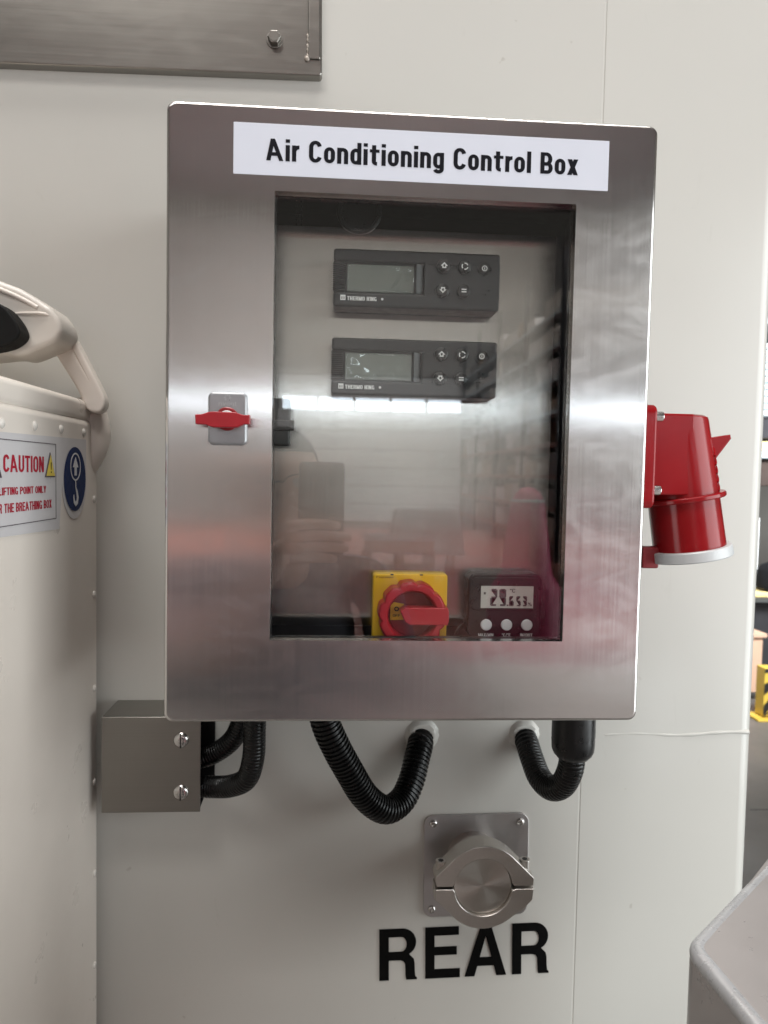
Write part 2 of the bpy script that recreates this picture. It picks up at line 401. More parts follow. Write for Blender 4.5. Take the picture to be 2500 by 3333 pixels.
HOSE = plain("black_conduit", (0.0055, 0.0055, 0.0055), 0.30, 0, 0.35, 60, spec=0.35)
INK = plain("black_ink", (0.006, 0.006, 0.010), 0.5, 0, 0.08, 200, spec=0.15)
VINYL = plain("black_vinyl_letters", (0.004, 0.004, 0.004), 0.45, 0, 0.1, 90, spec=0.12)
WHITE_INK = plain("white_print", (0.72, 0.72, 0.72), 0.5, 0, 0.04, 200)
WHITE_LABEL = plain("white_label_film", (0.70, 0.72, 0.80), 0.40, 0, 0.015, 15)
LCD = plain("grey_display", (0.135, 0.15, 0.138), 0.16, 0, 0.06, 25)
FILM = None
BTN_WHITE = plain("white_button", (0.66, 0.66, 0.68), 0.35, 0, 0.03, 80)
LCD_LT = plain("light_grey_display", (0.50, 0.49, 0.46), 0.25, 0, 0.04, 40)
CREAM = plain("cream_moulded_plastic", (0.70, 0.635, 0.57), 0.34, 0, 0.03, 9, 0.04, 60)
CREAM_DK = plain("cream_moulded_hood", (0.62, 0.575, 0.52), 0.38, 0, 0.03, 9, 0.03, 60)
SIGN_PALE = plain("pale_sign_film", (0.55, 0.53, 0.535), 0.35, 0, 0.02, 20)
SIGN_RED = plain("red_sign_print", (0.34, 0.012, 0.03), 0.6, 0, 0.08, 100, spec=0.15)
SIGN_BLUE = plain("navy_sign_print", (0.010, 0.024, 0.092), 0.6, 0, 0.08, 100, spec=0.1)
SIGN_WHITE = plain("white_sign_print", (0.60, 0.60, 0.63), 0.4, 0, 0.03, 100)
SIGN_LINE = plain("dark_sign_line", (0.06, 0.045, 0.055), 0.45, 0, 0.05, 100)
SIGN_YEL = plain("yellow_sign_print", (0.62, 0.47, 0.05), 0.4, 0, 0.05, 100)
GLASS = glass_mat("clear_window_pane")
CAB = plain("satin_cabinet_steel", (0.385, 0.358, 0.348), 0.32, 0.3, 0.04, 12, 0.02, 90)
CAB_SIDE = plain("dark_cabinet_side", (0.11, 0.10, 0.092), 0.45, 0.0, 0.06, 12)
CONCRETE = plain("concrete_floor", (0.15, 0.137, 0.128), 0.42, 0, 0.16, 1.7, 0.05, 40)
TERRA = plain("red_floor_paint", (0.46, 0.195, 0.165), 0.35, 0, 0.10, 1.2)
HALLW = plain("hall_wall_panels", (0.30, 0.29, 0.27), 0.6, 0, 0.05, 2)
CARD = plain("cardboard", (0.56, 0.36, 0.26), 0.8, 0, 0.05, 12)
YEL_PAINT = plain("yellow_barrier_paint", (0.66, 0.45, 0.07), 0.45, 0, 0.08, 12)
BLK_PAINT = plain("black_barrier_paint", (0.012, 0.012, 0.012), 0.45, 0, 0.08, 12)
BLUEGREY = plain("pale_blue_rack_paint", (0.36, 0.42, 0.45), 0.4, 0, 0.08, 6)
DARKBIN = plain("dark_bin_plastic", (0.03, 0.03, 0.034), 0.4, 0, 0.1, 8)
BROWNBIN = plain("brown_bin_plastic", (0.045, 0.032, 0.028), 0.4, 0, 0.1, 8)
WHITEBOX = plain("white_case_plastic", (0.86, 0.88, 0.90), 0.35, 0, 0.02, 8)
SHEETS = plain("pale_blue_sheets", (0.46, 0.54, 0.57), 0.5, 0, 0.1, 14)
YBOX = plain("pale_yellow_carton", (0.72, 0.56, 0.26), 0.6, 0, 0.08, 14)

# ---------------------------------------------------------------- the setting
YW = 0.23                                          # front of the container wall
FLOOR = -1.65
bm = new(); box(bm, -30, 30, -26, 30, FLOOR - 0.2, FLOOR)
struct(obj("floor", bm, CONCRETE))
bm = new(); box(bm, -14, 14, -21.0, -6.2, FLOOR, FLOOR + 0.004)
struct(obj("painted_floor", bm, TERRA))
bm = new(); box(bm, -14, 24, 9.0, 9.3, FLOOR, 9)
struct(obj("hall_wall", bm, HALLW))

# container: painted side wall with a corner panel
cont = thing("container", "cream painted steel container wall with black REAR lettering behind the control box", "container", (0.0, 0.6, FLOOR))
bm = new(); box(bm, -2.6, 0.2332, YW, 2.4, FLOOR + 0.15, 1.3, 0.0012, 2); obj("side_panel", bm, PAINT, cont)
pr = [(0.2338, 0.40), (0.2338, YW + 0.0016), (0.2350, YW + 0.0002), (0.30, YW + 0.0015), (0.4315, YW + 0.0055)]
pr += [(0.4315 + 0.0185 * math.sin(R(a)), YW + 0.0055 + 0.0185 * (1 - math.cos(R(a)))) for a in range(15, 91, 15)]
pr += [(0.4500, 2.4), (0.2338, 2.4)]
bm = new()
lo = [bm.verts.new((x, y, FLOOR + 0.15)) for x, y in pr]; hi = [bm.verts.new((x, y, 1.3)) for x, y in pr]
for k in range(len(pr)): bm.faces.new((lo[k], lo[(k + 1) % len(pr)], hi[(k + 1) % len(pr)], hi[k]))
bm.faces.new(lo); bm.faces.new(hi); obj("corner_panel", bm, PAINT, cont, 30)
bm = new(); box(bm, 0.2325, 0.2345, YW + 0.0006, YW + 0.012, FLOOR + 0.16, 1.29); obj("seam_filler", bm, PAINT, cont)
bm = new()
path = [Vector((0.262 + 0.1800 * t, YW + 0.0024 + 0.0050 * t, -0.3455 + 0.0014 * math.sin(t * 9))) for t in [k / 40 for k in range(41)]]
sweep(bm, path, lambda s: 0.0020 + 0.0007 * min(1, s / 0.12) + 0.0002 * math.sin(s * 190), 16)
obj("weld_bead", bm, PAINT, cont)
def letter_R():
    o = [(0, 0), (0, 1), (0.46, 1)] + circle(0.46, 0.735, 0.265, 14, 90, -62)[1:]
    o = [(0, 0), (0, 1), (0.44, 1)]
    for k in range(1, 13):
        a = R(90 - 152 * k / 12); o.append((0.44 + 0.26 * math.cos(a), 0.735 + 0.265 * math.sin(a)))
    o += [(0.60, 0.46), (0.655, 0.40), (0.672, 0.32), (0.675, 0.17), (0.685, 0.06), (0.715, 0.03), (0.715, 0.0), (0.51, 0.0), (0.497, 0.07), (0.493, 0.22), (0.488, 0.31), (0.455, 0.365), (0.40, 0.385), (0.18, 0.385), (0.18, 0)]
    h = [(0.18, 0.55), (0.40, 0.55)]
    for k in range(0, 9):
        a = R(-90 + 180 * k / 8); h.append((0.42 + 0.10 * math.cos(a), 0.695 + 0.145 * math.sin(a)))
    h += [(0.18, 0.84)]
    return [o, h]
def letter_E():
    return [[(0, 0), (0, 1), (0.645, 1), (0.645, 0.835), (0.178, 0.835), (0.178, 0.61), (0.605, 0.61), (0.605, 0.45), (0.178, 0.45), (0.178, 0.175), (0.665, 0.175), (0.665, 0)]]
def letter_A():
    return [[(0, 0), (0.31, 1), (0.505, 1), (0.805, 0), (0.615, 0), (0.56, 0.20), (0.245, 0.20), (0.19, 0)], [(0.29, 0.365), (0.515, 0.365), (0.405, 0.78)]]
ms = []
for fn, x0, z0 in ((letter_R, -0.0003, -0.6381), (letter_E, 0.0540, -0.6370), (letter_A, 0.1010, -0.6358), (letter_R, 0.1580, -0.6345)):
    sc = 0.0622
    m4 = Matrix.Translation((x0, YW - 0.0004 - (0.0003 if x0 < .15 else 0.0004), z0)) @ XZ @ Matrix.Rotation(R(1.2), 4, 'Z') @ Matrix.Diagonal((sc, sc, 1, 1))
    ms.append(curve_mesh(fn(), 0.0003, 0, m4))
meshobj("lettering", joined(ms), VINYL, cont, "black capital letters REAR")

# ---------------------------------------------------------------- steel plate at the top with its bolt
tp = thing("steel_plate", "dull stainless steel plate with a hex bolt, on the container wall above the control box", "metal plate", (-0.25, YW, 0.45))
TIL = Matrix.Translation((-0.0831, 0, 0.388)) @ Matrix.Rotation(R(-0.9), 4, 'Y') @ Matrix.Translation((0.0831, 0, -0.388))
bm = new(); rr_plate(bm, -0.0831 - 0.30, 0.388 + 0.13, 0.60, 0.26, 0.004, YW, YW - 0.012, 0.002, mat=TIL); obj("sheet", bm, STEEL_DULL, tp)
bm = new(); rr_plate(bm, -0.0915, 0.388 + 0.146, 0.0135, 0.259, 0.002, YW - 0.0125, YW - 0.0142, 0.0015, mat=TIL); obj("edge_strip", bm, STEEL_DULL, tp)
bm = new()
path = [Vector((-0.0990, YW - 0.0128, z)) for z in [0.4055 + k * 0.0006 for k in range(45)]]
sweep(bm, path, lambda s: 0.0011 + 0.0006 * math.sin(s * 900) * math.sin(s * 310), 8)
lathe(bm, [(0, 0.003), (0.002, 0.0028), (0.0032, 0.0012)], (-0.0995, YW - 0.0115, 0.4050), (0, -1, 0), 12)
obj("weld_seam", bm, plain("pale_weld", (0.42, 0.37, 0.32), 0.5, 0.3, 0.2, 300), tp)
bc = Vector((-0.1345, YW - 0.012, 0.4225))
bm = new(); cyl(bm, bc, bc + Vector((0, -0.0016, 0)), 0.0088, 40, 0.0004)
obj("washer", bm, STEEL_DULL, tp)
bm = new(); cyl(bm, bc + Vector((0, -0.0016, 0)), bc + Vector((0, -0.0078, 0)), 0.0071, 6, 0.0007)
lathe(bm, [(0, 0.0052), (0.0004, 0.0050)], bc + Vector((0, -0.0078, 0)), (0, -1, 0), 24)
obj("hex_bolt", bm, STEEL_DULL, tp, 20)

# ---------------------------------------------------------------- the control box
cb = thing("control_box", "brushed steel box with a window in its door, labelled Air Conditioning Control Box", "control box", (0, YW, -0.25))
bm = new()
o0 = rr_ring(0, 0, 0.390, 0.490, 0.006); i0 = rr_ring(0, 0, 0.386, 0.486, 0.005)
rings_solid(bm, [(i0, YW - 0.004), (i0, 0.022), (o0, 0.022), (o0, YW - 0.0005)], cap0=True, cap1=True)
obj("body", bm, STEEL_BODY, cb)
bm = new()
hx, hz, hw, hh = (-0.1143 + 0.1325) / 2, (0.1830 - 0.1811) / 2, 0.2468, 0.3641
rings = [(rr_ring(hx, hz, hw, hh, 0.0008), 0.012)]
rings.append((rr_ring(0, 0, 0.394, 0.494, 0.005), 0.012)); rings.append((rr_ring(0, 0, 0.394, 0.494, 0.005), 0.026)); rings.append((rr_ring(0, 0, 0.400, 0.500, 0.0075), 0.026))
e = 0.0032
for k in range(9):
    a = R(90 * k / 8); d = e * (1 - math.cos(a))
    rings.append((rr_ring(0, 0, 0.400 - 2 * d, 0.500 - 2 * d, 0.0075 - d * 0.4), e * (1 - math.sin(a))))
rings.append((rr_ring(hx, hz, hw, hh, 0.0008), 0.0)); rings.append((rr_ring(hx, hz, hw, hh, 0.0008), 0.012))
rings_solid(bm, rings, cap0=False, cap1=False)
bmesh.ops.remove_doubles(bm, verts=bm.verts, dist=1e-6)
door = obj("door", bm, STEEL, cb, 25)
bm = new(); rr_plate(bm, hx, hz, hw - 0.0004, hh - 0.0004, 0.0006, 0.0065, 0.0035, 0.0001, 2); obj("window_pane", bm, GLASS, door, 5)
bm = new()
rings = [(rr_ring(hx, hz, hw + 0.02, hh + 0.02, 0.002), 0.0122), (rr_ring(hx, hz, hw - 0.001, hh - 0.001, 0.001), 0.0122), (rr_ring(hx, hz, hw - 0.001, hh - 0.001, 0.001), 0.0175), (rr_ring(hx, hz, hw + 0.02, hh + 0.02, 0.002), 0.0175), (rr_ring(hx, hz, hw + 0.02, hh + 0.02, 0.002), 0.0122)]
rings_solid(bm, rings, False, False); bmesh.ops.remove_doubles(bm, verts=bm.verts, dist=1e-6)
obj("window_gasket", bm, BLACK, door)
# plate inside, with the cable hole drawn by a black grommet above it
PY = 0.058
bm = new(); rr_plate(bm, (-0.18 + 0.134) / 2, (0.1755 - 0.1805) / 2, 0.314, 0.356, 0.002, PY + 0.002, PY, 0.0004); obj("mounting_plate", bm, STEEL_IN, cb)
bm = new(); lathe(bm, [(0, 0.020), (0.004, 0.020), (0.0055, 0.0185), (0.0055, 0.0165), (0.001, 0.0155)], (-0.0445, PY + 0.0015, 0.1895), (0, -1, 0), 48)
obj("cable_grommet", bm, BLACK, cb)
bm = new()
for k in range(7):
    for dx in (0, 0.0045):
        cyl(bm, (-0.1005 + dx, 0.0725, 0.180 + k * 0.0042), (-0.1005 + dx, 0.0695, 0.180 + k * 0.0042), 0.0010, 10)
obj("cable_tie_teeth", bm, CHARCOAL, cb)
# name plate
bm = new(); rr_plate(bm, (-0.1472 + 0.1584) / 2, (0.2350 + 0.1947) / 2, 0.3056, 0.0403, 0.0003, -0.0001, -0.0005, 0.0001, 2)
npl = obj("name_plate", bm, WHITE_LABEL, cb, label="white adhesive name plate")
meshobj("lettering", text_mesh("Air Conditioning Control Box", 0.2539, 0.0171, (-0.1212, -0.0006, 0.2062), 0.198), INK, npl)
# latch
lx, lz = -0.1496, 0.0
bm = new(); rr_plate(bm, lx, lz, 0.0312, 0.0425, 0.0045, -0.0002, -0.0042, 0.0022, 8)
latch = obj("latch_plate", bm, ZINC, cb)
bm = new()
ms = [text_mesh("nvent", 0.0145, 0.0036, (lx - 0.0070, -0.00432, lz + 0.0102), 0.12)]
for k in range(8):
    if k == 6: continue
    a = R(45 * k); c = (lx, lz + 0.0168)
    d = (math.cos(a), math.sin(a)); nn = (-d[1] * 0.0005, d[0] * 0.0005)
    q = [(c[0] + d[0] * 0.0014 + nn[0], c[1] + d[1] * 0.0014 + nn[1]), (c[0] + d[0] * 0.0029 + nn[0], c[1] + d[1] * 0.0029 + nn[1]), (c[0] + d[0] * 0.0029 - nn[0], c[1] + d[1] * 0.0029 - nn[1]), (c[0] + d[0] * 0.0014 - nn[0], c[1] + d[1] * 0.0014 - nn[1])]
    ms.append(curve_mesh([q], 0.0001, 0, Matrix.Translation((0, -0.0043, 0)) @ XZ))
bm.free(); meshobj("embossed_logo", joined(ms), ZINC_LT, latch)
bm = new(); lathe(bm, [(0, 0.0094), (0.0022, 0.0094), (0.003, 0.0086), (0.003, 0.0068)], (lx, -0.0040, lz - 0.0003), (0, -1, 0), 48); obj("key_ring", bm, RED_DARK, latch)
bm = new(); lathe(bm, [(0, 0.0066), (0.0034, 0.0066), (0.0038, 0.0061), (0.0038, 0.0045), (0.002, 0.0042)], (lx, -0.0040, lz - 0.0003), (0, -1, 0), 48); obj("insert_ring", bm, WHITE_RING, latch)
bm = new(); cyl(bm, (lx, -0.0040, lz), (lx, -0.0150, lz), 0.0036, 24); obj("spindle", bm, RED_DARK, latch)
lev = [(-0.1712, 0.0008), (-0.1665, 0.0011), (-0.1610, 0.0030), (-0.1588, 0.0033), (-0.1408, 0.0031), (-0.1370, 0.0018), (-0.1345, 0.0012), (-0.1306, 0.0013), (-0.1306, -0.0044), (-0.1345, -0.0047), (-0.1395, -0.0069), (-0.1420, -0.0073), (-0.1575, -0.0075), (-0.1598, -0.0071), (-0.1640, -0.0055), (-0.1708, -0.0053)]
meshobj("lever", curve_mesh([lev], 0.0035, 0.0007, Matrix.Translation((0, -0.0185, 0)) @ XZ), RED_LATCH, latch)
# latch catch seen inside the window
bm = new(); rr_plate(bm, -0.112, 0.0, 0.022, 0.040, 0.003, 0.030, 0.020, 0.002); obj("latch_housing", bm, CHARCOAL, cb)
bm = new(); rr_plate(bm, -0.108, -0.003, 0.022, 0.0085, 0.0015, 0.020, 0.0135, 0.001); obj("latch_cam", bm, BLACK, cb)

# ---------------------------------------------------------------- controllers inside the box
def make_controller():
    t = thing("temperature_controller", "upper charcoal controller with a blank grey display and round keys, behind the box window", "controller", (0, 0, 0), "controllers on the mounting plate")
    W, H, T = 0.1439, 0.0490, 0.026
    X0, Z0 = -W / 2, H / 2
    def P(u, v): return (X0 + u / 1000, Z0 - v / 1000)
    yf = -T
    # housing: slab with a sunk display bay, open to the left side
    bm = new()
    box(bm, X0, -X0, yf, 0, Z0 - 0.0112, Z0, 0.0026, 4)
    box(bm, X0, -X0, yf, 0, -Z0, Z0 - 0.0364, 0.0026, 4)
    box(bm, X0 + 0.078, -X0, yf + 0.0001, -0.0001, Z0 - 0.0400, Z0 - 0.0080, 0.0012, 3)
    box(bm, X0 + 0.0004, X0 + 0.080, yf + 0.0038, -0.0002, Z0 - 0.0400, Z0 - 0.0080, 0.0004, 2)
    mt = Matrix.Translation((X0 + 0.0755, yf + 0.0024, Z0 - 0.0238)) @ Matrix.Rotation(R(32), 4, 'Z')
    box(bm, -0.0055, 0.0055, -0.0006, 0.0030, -0.0125, 0.0125, 0, 1, mt)
    obj("housing", bm, CHARCOAL, t, 35)
    bm = new()
    for k in range(14):
        z = Z0 - 0.0128 - k * 0.00172
        box(bm, X0 - 0.0002, X0 + 0.0102, yf + 0.0012, yf + 0.0045, z - 0.00048, z + 0.00048, 0.0002, 1)
    obj("grip_ribs", bm, CHARCOAL, t)
    bm = new(); rr_plate(bm, X0 + 0.0415, Z0 - 0.0240, 0.0596, 0.0232, 0.0005, yf + 0.0040, yf + 0.0030, 0.0002, 3)
    disp = obj("display", bm, LCD, t)
    # grooves
    for v in (11.0, 35.8):
        bm = new(); box(bm, X0 + 0.076, X0 + 0.1222, yf - 0.00012, yf + 0.0004, Z0 - v / 1000 - 0.0004, Z0 - v / 1000 + 0.0004)
        obj("groove", bm, BUTTON, t)
    # keys
    def ring_seg(c, r0, r1, a0, a1): return thick_arc(c[0], c[1], r0, r1, a0, a1, 10)
    keys = [(94.5, 12.6, 'up'), (112.4, 12.6, 'cycle'), (130.0, 13.0, 'power'), (93.8, 33.1, 'down'), (112.0, 33.2, 'enter')]
    for (u, v, kind) in keys:
        c = P(u, v); r = 0.0060 if kind != 'power' else 0.0054
        bm = new()
        if kind == 'power':
            lathe(bm, [(0.0, 0.0062), (0.0009, 0.0062), (0.0009, 0.0052), (0.0002, 0.0050), (0.0002, 0.0040), (0.0012, 0.0036), (0.0013, 0.002)], (c[0], yf, c[1]), (0, -1, 0), 40)
        else:
            lathe(bm, [(-0.001, r), (0.0016, r), (0.0030, r * .93), (0.0038, r * .78), (0.0040, r * .5)], (c[0], yf, c[1]), (0, -1, 0), 40)
        kb = obj("key", bm, BUTTON, t)
        yk = yf - (0.0041 if kind != 'power' else 0.0014)
        s = 0.0031
        def arrow(sg):
            o = [(-1, 0), (0, 1), (1, 0), (.55, 0), (.55, -.6), (-.55, -.6), (-.55, 0)]
            i = [(-.42, .12), (0, .52), (.42, .12), (.25, .05), (.25, -.28), (-.25, -.28), (-.25, .05)]
            return [[(c[0] + a * s, c[1] + sg * (b - .1) * s) for a, b in o], [(c[0] + a * s, c[1] + sg * (b - .1) * s) for a, b in i]]
        if kind == 'up': pl = arrow(1)
        elif kind == 'down': pl = arrow(-1)
        elif kind == 'enter': pl = [[(c[0] - .0021, c[1] + q + .0005), (c[0] + .0021, c[1] + q + .0005), (c[0] + .0021, c[1] + q - .0005), (c[0] - .0021, c[1] + q - .0005)] for q in (.0010, -.0010)]
        elif kind == 'cycle': pl = [ring_seg(c, .0021, .0030, a, a + 82) for a in (20, 140, 260)]
        else: pl = [circle(c[0], c[1], .0024, 30), circle(c[0], c[1], .0017, 30), [(c[0] - .00035, c[1] + .0010), (c[0] + .00035, c[1] + .0010), (c[0] + .00035, c[1] - .0010), (c[0] - .00035, c[1] - .0010)]]
        meshobj("symbol", curve_mesh(pl, 0.0001, 0, Matrix.Translation((0, yk, 0)) @ XZ), WHITE_INK, kb)
    bm = new()
    for v, us in ((28.0, (131.2, 134.4)), (31.6, (128.5, 131.8, 134.9)), (35.2, (125.6, 128.8, 132.0, 135.0))):
        for u in us:
            c = P(u, v); rr_plate(bm, c[0], c[1], 0.0019, 0.0012, 0.0005, yf + 0.0005, yf - 0.00012, 0.0001, 3)
    obj("speaker_slots", bm, BUTTON, t)
    c = P(12.0, 43.9)
    meshobj("lettering", text_mesh("THERMO KING", 0.0252, 0.0034, (c[0], yf - 0.0002, c[1]), 0.21), WHITE_INK, t)
    c = P(6.2, 43.9)
    fr = [[(c[0], c[1]), (c[0], c[1] + .0044), (c[0] + .0044, c[1] + .0044), (c[0] + .0044, c[1])]]
    fr.append([(c[0] + .0009, c[1] + .0008), (c[0] + .0009, c[1] + .0030), (c[0] + .0014, c[1] + .0030), (c[0] + .0014, c[1] + .0008)])
    fr.append([(c[0] + .0020, c[1] + .0008), (c[0] + .0020, c[1] + .0030), (c[0] + .0024, c[1] + .0030), (c[0] + .0024, c[1] + .0008)])
    fr.append([(c[0] + .0030, c[1] + .0008), (c[0] + .0030, c[1] + .0030), (c[0] + .0035, c[1] + .0030), (c[0] + .0035, c[1] + .0008)])
    meshobj("emblem", curve_mesh(fr, 0.0001, 0, Matrix.Translation((0, yf - 0.0002, 0)) @ XZ), WHITE_INK, t)
    c = P(42.1, 42.0); bm = new(); lathe(bm, [(0, 0.0011), (0.0004, 0.0010)], (c[0], yf, c[1]), (0, -1, 0), 20); obj("indicator", bm, WHITE_INK, t)
    return t
def copy_tree(o, parent=None):
    c = o.copy(); COL.objects.link(c); c.parent = parent
    for ch in list(o.children): copy_tree(ch, c)
    return c
ct1 = make_controller(); ct1.location = (0.0055, PY - 0.0003, 0.1252)
ct2 = copy_tree(ct1); ct2.location = (0.0050, PY - 0.0003, 0.0500)
ct2["label"] = "lower charcoal controller with wrinkled film over its display, behind the box window"
# clear film still stuck to each display
def film_mesh(seed, amp):
    rnd = random.Random(seed); bm = new(); nx, nz = 44, 18
    ph = [(rnd.uniform(120, 420), rnd.uniform(-300, 300), rnd.uniform(0, 6.28), rnd.uniform(.3, 1)) for _ in range(7)]
    V = []
    for i in range(nx + 1):
        row = []
        for j in range(nz + 1):
            x = -0.0290 + 0.058 * i / nx; z = -0.0112 + 0.0224 * j / nz
            h = sum(a * (abs(math.sin(kx * x + kz * z + p)) ** 6) for kx, kz, p, a in ph) * amp
            mask = 0.15 + max(0, math.sin((x + 0.03) * 55 + seed)) ** 2
            row.append(bm.verts.new((x, -h * mask, z)))
        V.append(row)
    for i in range(nx):
        for j in range(nz): bm.faces.new((V[i][j], V[i + 1][j], V[i + 1][j + 1], V[i][j + 1]))
    r = bmesh.ops.extrude_face_region(bm, geom=bm.faces[:])
    for v in r['geom']:
        if isinstance(v, bmesh.types.BMVert): v.co.y -= 0.00012
    return bm
FILM = glass_mat("clear_protective_film", 0.055)
for root, seed, amp in ((ct1, 5, 0.00020), (ct2, 8, 0.00018)):
    dsp = [c for c in root.children if c.name.startswith("display")][0]
    bm = film_mesh(seed, amp)
    me = bpy.data.meshes.new("protective_film"); bmesh.ops.recalc_face_normals(bm, faces=bm.faces); bm.to_mesh(me); bm.free()
    for p in me.polygons: p.use_smooth = True
    me.materials.append(FILM); o = bpy.data.objects.new("protective_film", me); COL.objects.link(o)
    o.parent = dsp; o.location = (-0.1439 / 2 + 0.0415, -0.026 + 0.0027, 0.0245 - 0.0240)

# ---------------------------------------------------------------- main switch
sw = thing("rotary_switch", "yellow main switch with a scalloped red rotary handle, at the bottom of the box window", "switch", (0.0067, PY, -0.171))
YS = 0.046
bm = new(); rr_plate(bm, 0.0068, -0.1655, 0.0672, 0.0690, 0.0028, PY - 0.0002, YS, 0.0014); obj("cover_plate", bm, YELLOW, sw)
for x in (-0.0100, 0.0165):
    bm = new(); rr_plate(bm, x, -0.1318, 0.0028, 0.0012, 0.0003, YS + .004, YS - 0.0002, 0.0001, 2); obj("release_slot", bm, BLACK, sw)
kx, kz = 0.0070, -0.1652
YK = 0.024
def scallop(r, d, n=10, m=8, ph=0):
    out = []
    for k in range(n * m):
        a = 2 * PI * k / (n * m); f = abs(((k / m) % 1.0) - 0.5) * 2       # 1 at the notch centre
        dip = max(0, (f - 0.62) / 0.38); out.append((kx + (r - d * math.sqrt(dip) * (0.5 + .5 * dip)) * math.cos(a + ph), kz + (r - d * math.sqrt(dip) * (0.5 + .5 * dip)) * math.sin(a + ph)))
    return out
bm = new()
OUT = [(scallop(0.0300, 0.0024, ph=.16), YS - 0.0005), (scallop(0.0300, 0.0024, ph=.16), YK + 0.0035), (scallop(0.0290, 0.0024, ph=.16), YK + 0.0008), (scallop(0.0275, 0.0018, ph=.16), YK), (scallop(0.0230, 0.0004, ph=.16), YK + 0.0006), (scallop(0.0212, 0, ph=.16), YK + 0.0030), (scallop(0.0203, 0, ph=.16), YS - 0.006), (scallop(0.0203, 0, ph=.16), YS - 0.0005)]
rings_solid(bm, OUT, False, False); obj("handle_ring", bm, RED_KNOB, sw, 45)
bm = new(); cyl(bm, (kx, YS, kz), (kx, YS - 0.0075, kz), 0.0200, 48); obj("handle_base", bm, RED_DARK, sw)
ylw = [(kx - 0.0185, kz + 0.0065), (kx - 0.0155, kz + 0.0100), (kx - 0.0065, kz + 0.0085), (kx - 0.0050, kz + 0.0020), (kx - 0.0040, kz - 0.0055), (kx - 0.0185, kz - 0.0060)]
win = meshobj("position_window", curve_mesh([ylw], 0.0002, 0, Matrix.Translation((0, YS - 0.0079, 0)) @ XZ), YELLOW, sw)
meshobj("lettering", joined([curve_mesh([circle(kx - 0.0130, kz + 0.0040, 0.0021, 24), circle(kx - 0.0130, kz + 0.0040, 0.0012, 24)], 0.0001, 0, Matrix.Translation((0, YS - 0.0083, 0)) @ XZ), text_mesh("OFF", 0.0062, 0.0024, (kx - 0.0162, YS - 0.0083, kz - 0.0030), 0.16)]), INK, win)
hb = [(kx - 0.0095, kz + 0.0040), (kx - 0.0060, kz + 0.0066), (kx + 0.0300, kz + 0.0066), (kx + 0.0308, kz + 0.0040), (kx + 0.0308, kz - 0.0040), (kx + 0.0300, kz - 0.0066), (kx - 0.0020, kz - 0.0066), (kx - 0.0060, kz - 0.0040)]
meshobj("grip_bar", curve_mesh([hb], 0.0105, 0.0010, Matrix.Translation((0, YK + 0.0108, 0)) @ XZ), RED_KNOB, sw)
meshobj("lettering", joined([text_mesh("socomec", 0.0135, 0.0017, (-0.0218, YS - 0.0002, -0.1348), 0.15), curve_mesh([[(-0.0243, -0.1348), (-0.0236, -0.1331), (-0.0226, -0.1339)]], .0001, 0, Matrix.Translation((0, YS - 0.0002, 0)) @ XZ)]), plain("faded_print", (0.22, 0.12, 0.02), 0.5), sw)
meshobj("padlock_symbol", curve_mesh([thick_arc(-0.0215, -0.1892, 0.0018, 0.0024, 0, 180), [(-0.0245, -0.1892), (-0.0185, -0.1892), (-0.0185, -0.1940), (-0.0245, -0.1940)]], .0001, 0, Matrix.Translation((0, YS - 0.0002, 0)) @ XZ), INK, sw)

# ---------------------------------------------------------------- thermometer
th = thing("digital_thermometer", "small black digital thermometer reading 29.6 and 53 percent with three white buttons", "thermometer", (0.09, PY, -0.16))
YT = 0.036
tx, tz = 0.0909, -0.158
bm = new(); rr_plate(bm, tx, tz, 0.0668, 0.0590, 0.0075, PY - 0.0002, YT, 0.0022, 8); obj("case", bm, BLACK, th)
bm = new(); rr_plate(bm, tx, -0.1468, 0.0610, 0.0300, 0.0045, YT + 0.001, YT - 0.0008, 0.0008, 6); obj("front_bezel", bm, BLACK, th)
bm = new(); rr_plate(bm, 0.0924, -0.1494, 0.0474, 0.0198, 0.0003, YT - 0.0006, YT - 0.0011, 0.0001, 2)
disp = obj("display", bm, LCD_LT, th)
SEG = {'2': 'abged', '9': 'abcdfg', '6': 'acdefg', '5': 'acdfg', '3': 'abcdg'}
def digit(ch, x, z, w, h, t):
    s = {'a': (x, z + h - t, x + w, z + h), 'g': (x, z + h / 2 - t / 2, x + w, z + h / 2 + t / 2), 'd': (x, z, x + w, z + t),
         'f': (x, z + h / 2, x + t, z + h), 'b': (x + w - t, z + h / 2, x + w, z + h), 'e': (x, z, x + t, z + h / 2), 'c': (x + w - t, z, x + w, z + h / 2)}
    g = t * .12; out = []
    for k in SEG[ch]:
        a, b, c, d = s[k]
        if k in 'agd': a += t * .5 + g; c -= t * .5 + g
        else: b += t * .35 + g; d -= t * .35 + g
        out.append([(a, b), (a, d), (c, d), (c, b)])
    return out
pl = []
pl += digit('2', 0.0772, -0.1572, 0.0062, 0.0152, 0.0015) + digit('9', 0.0852, -0.1572, 0.0062, 0.0152, 0.0015)
pl += [[(0.0924, -0.1572), (0.0924, -0.1560), (0.0936, -0.1560), (0.0936, -0.1572)]]
pl += digit('6', 0.0942, -0.1572, 0.0042, 0.0088, 0.0010) + digit('5', 0.1006, -0.1572, 0.0042, 0.0088, 0.0010) + digit('3', 0.1062, -0.1572, 0.0042, 0.0088, 0.0010)
pl += [[(0.0712, -0.1470), (0.0712, -0.1450), (0.0730, -0.1450), (0.0730, -0.1470)]]
ms = [curve_mesh(pl, 0.0001, 0, Matrix.Translation((0, YT - 0.0013, 0)) @ XZ),
      text_mesh("°C", 0.0050, 0.0034, (0.0946, YT - 0.0013, -0.1452), 0.16), text_mesh("%", 0.0036, 0.0032, (0.1112, YT - 0.0013, -0.1572), 0.13)]
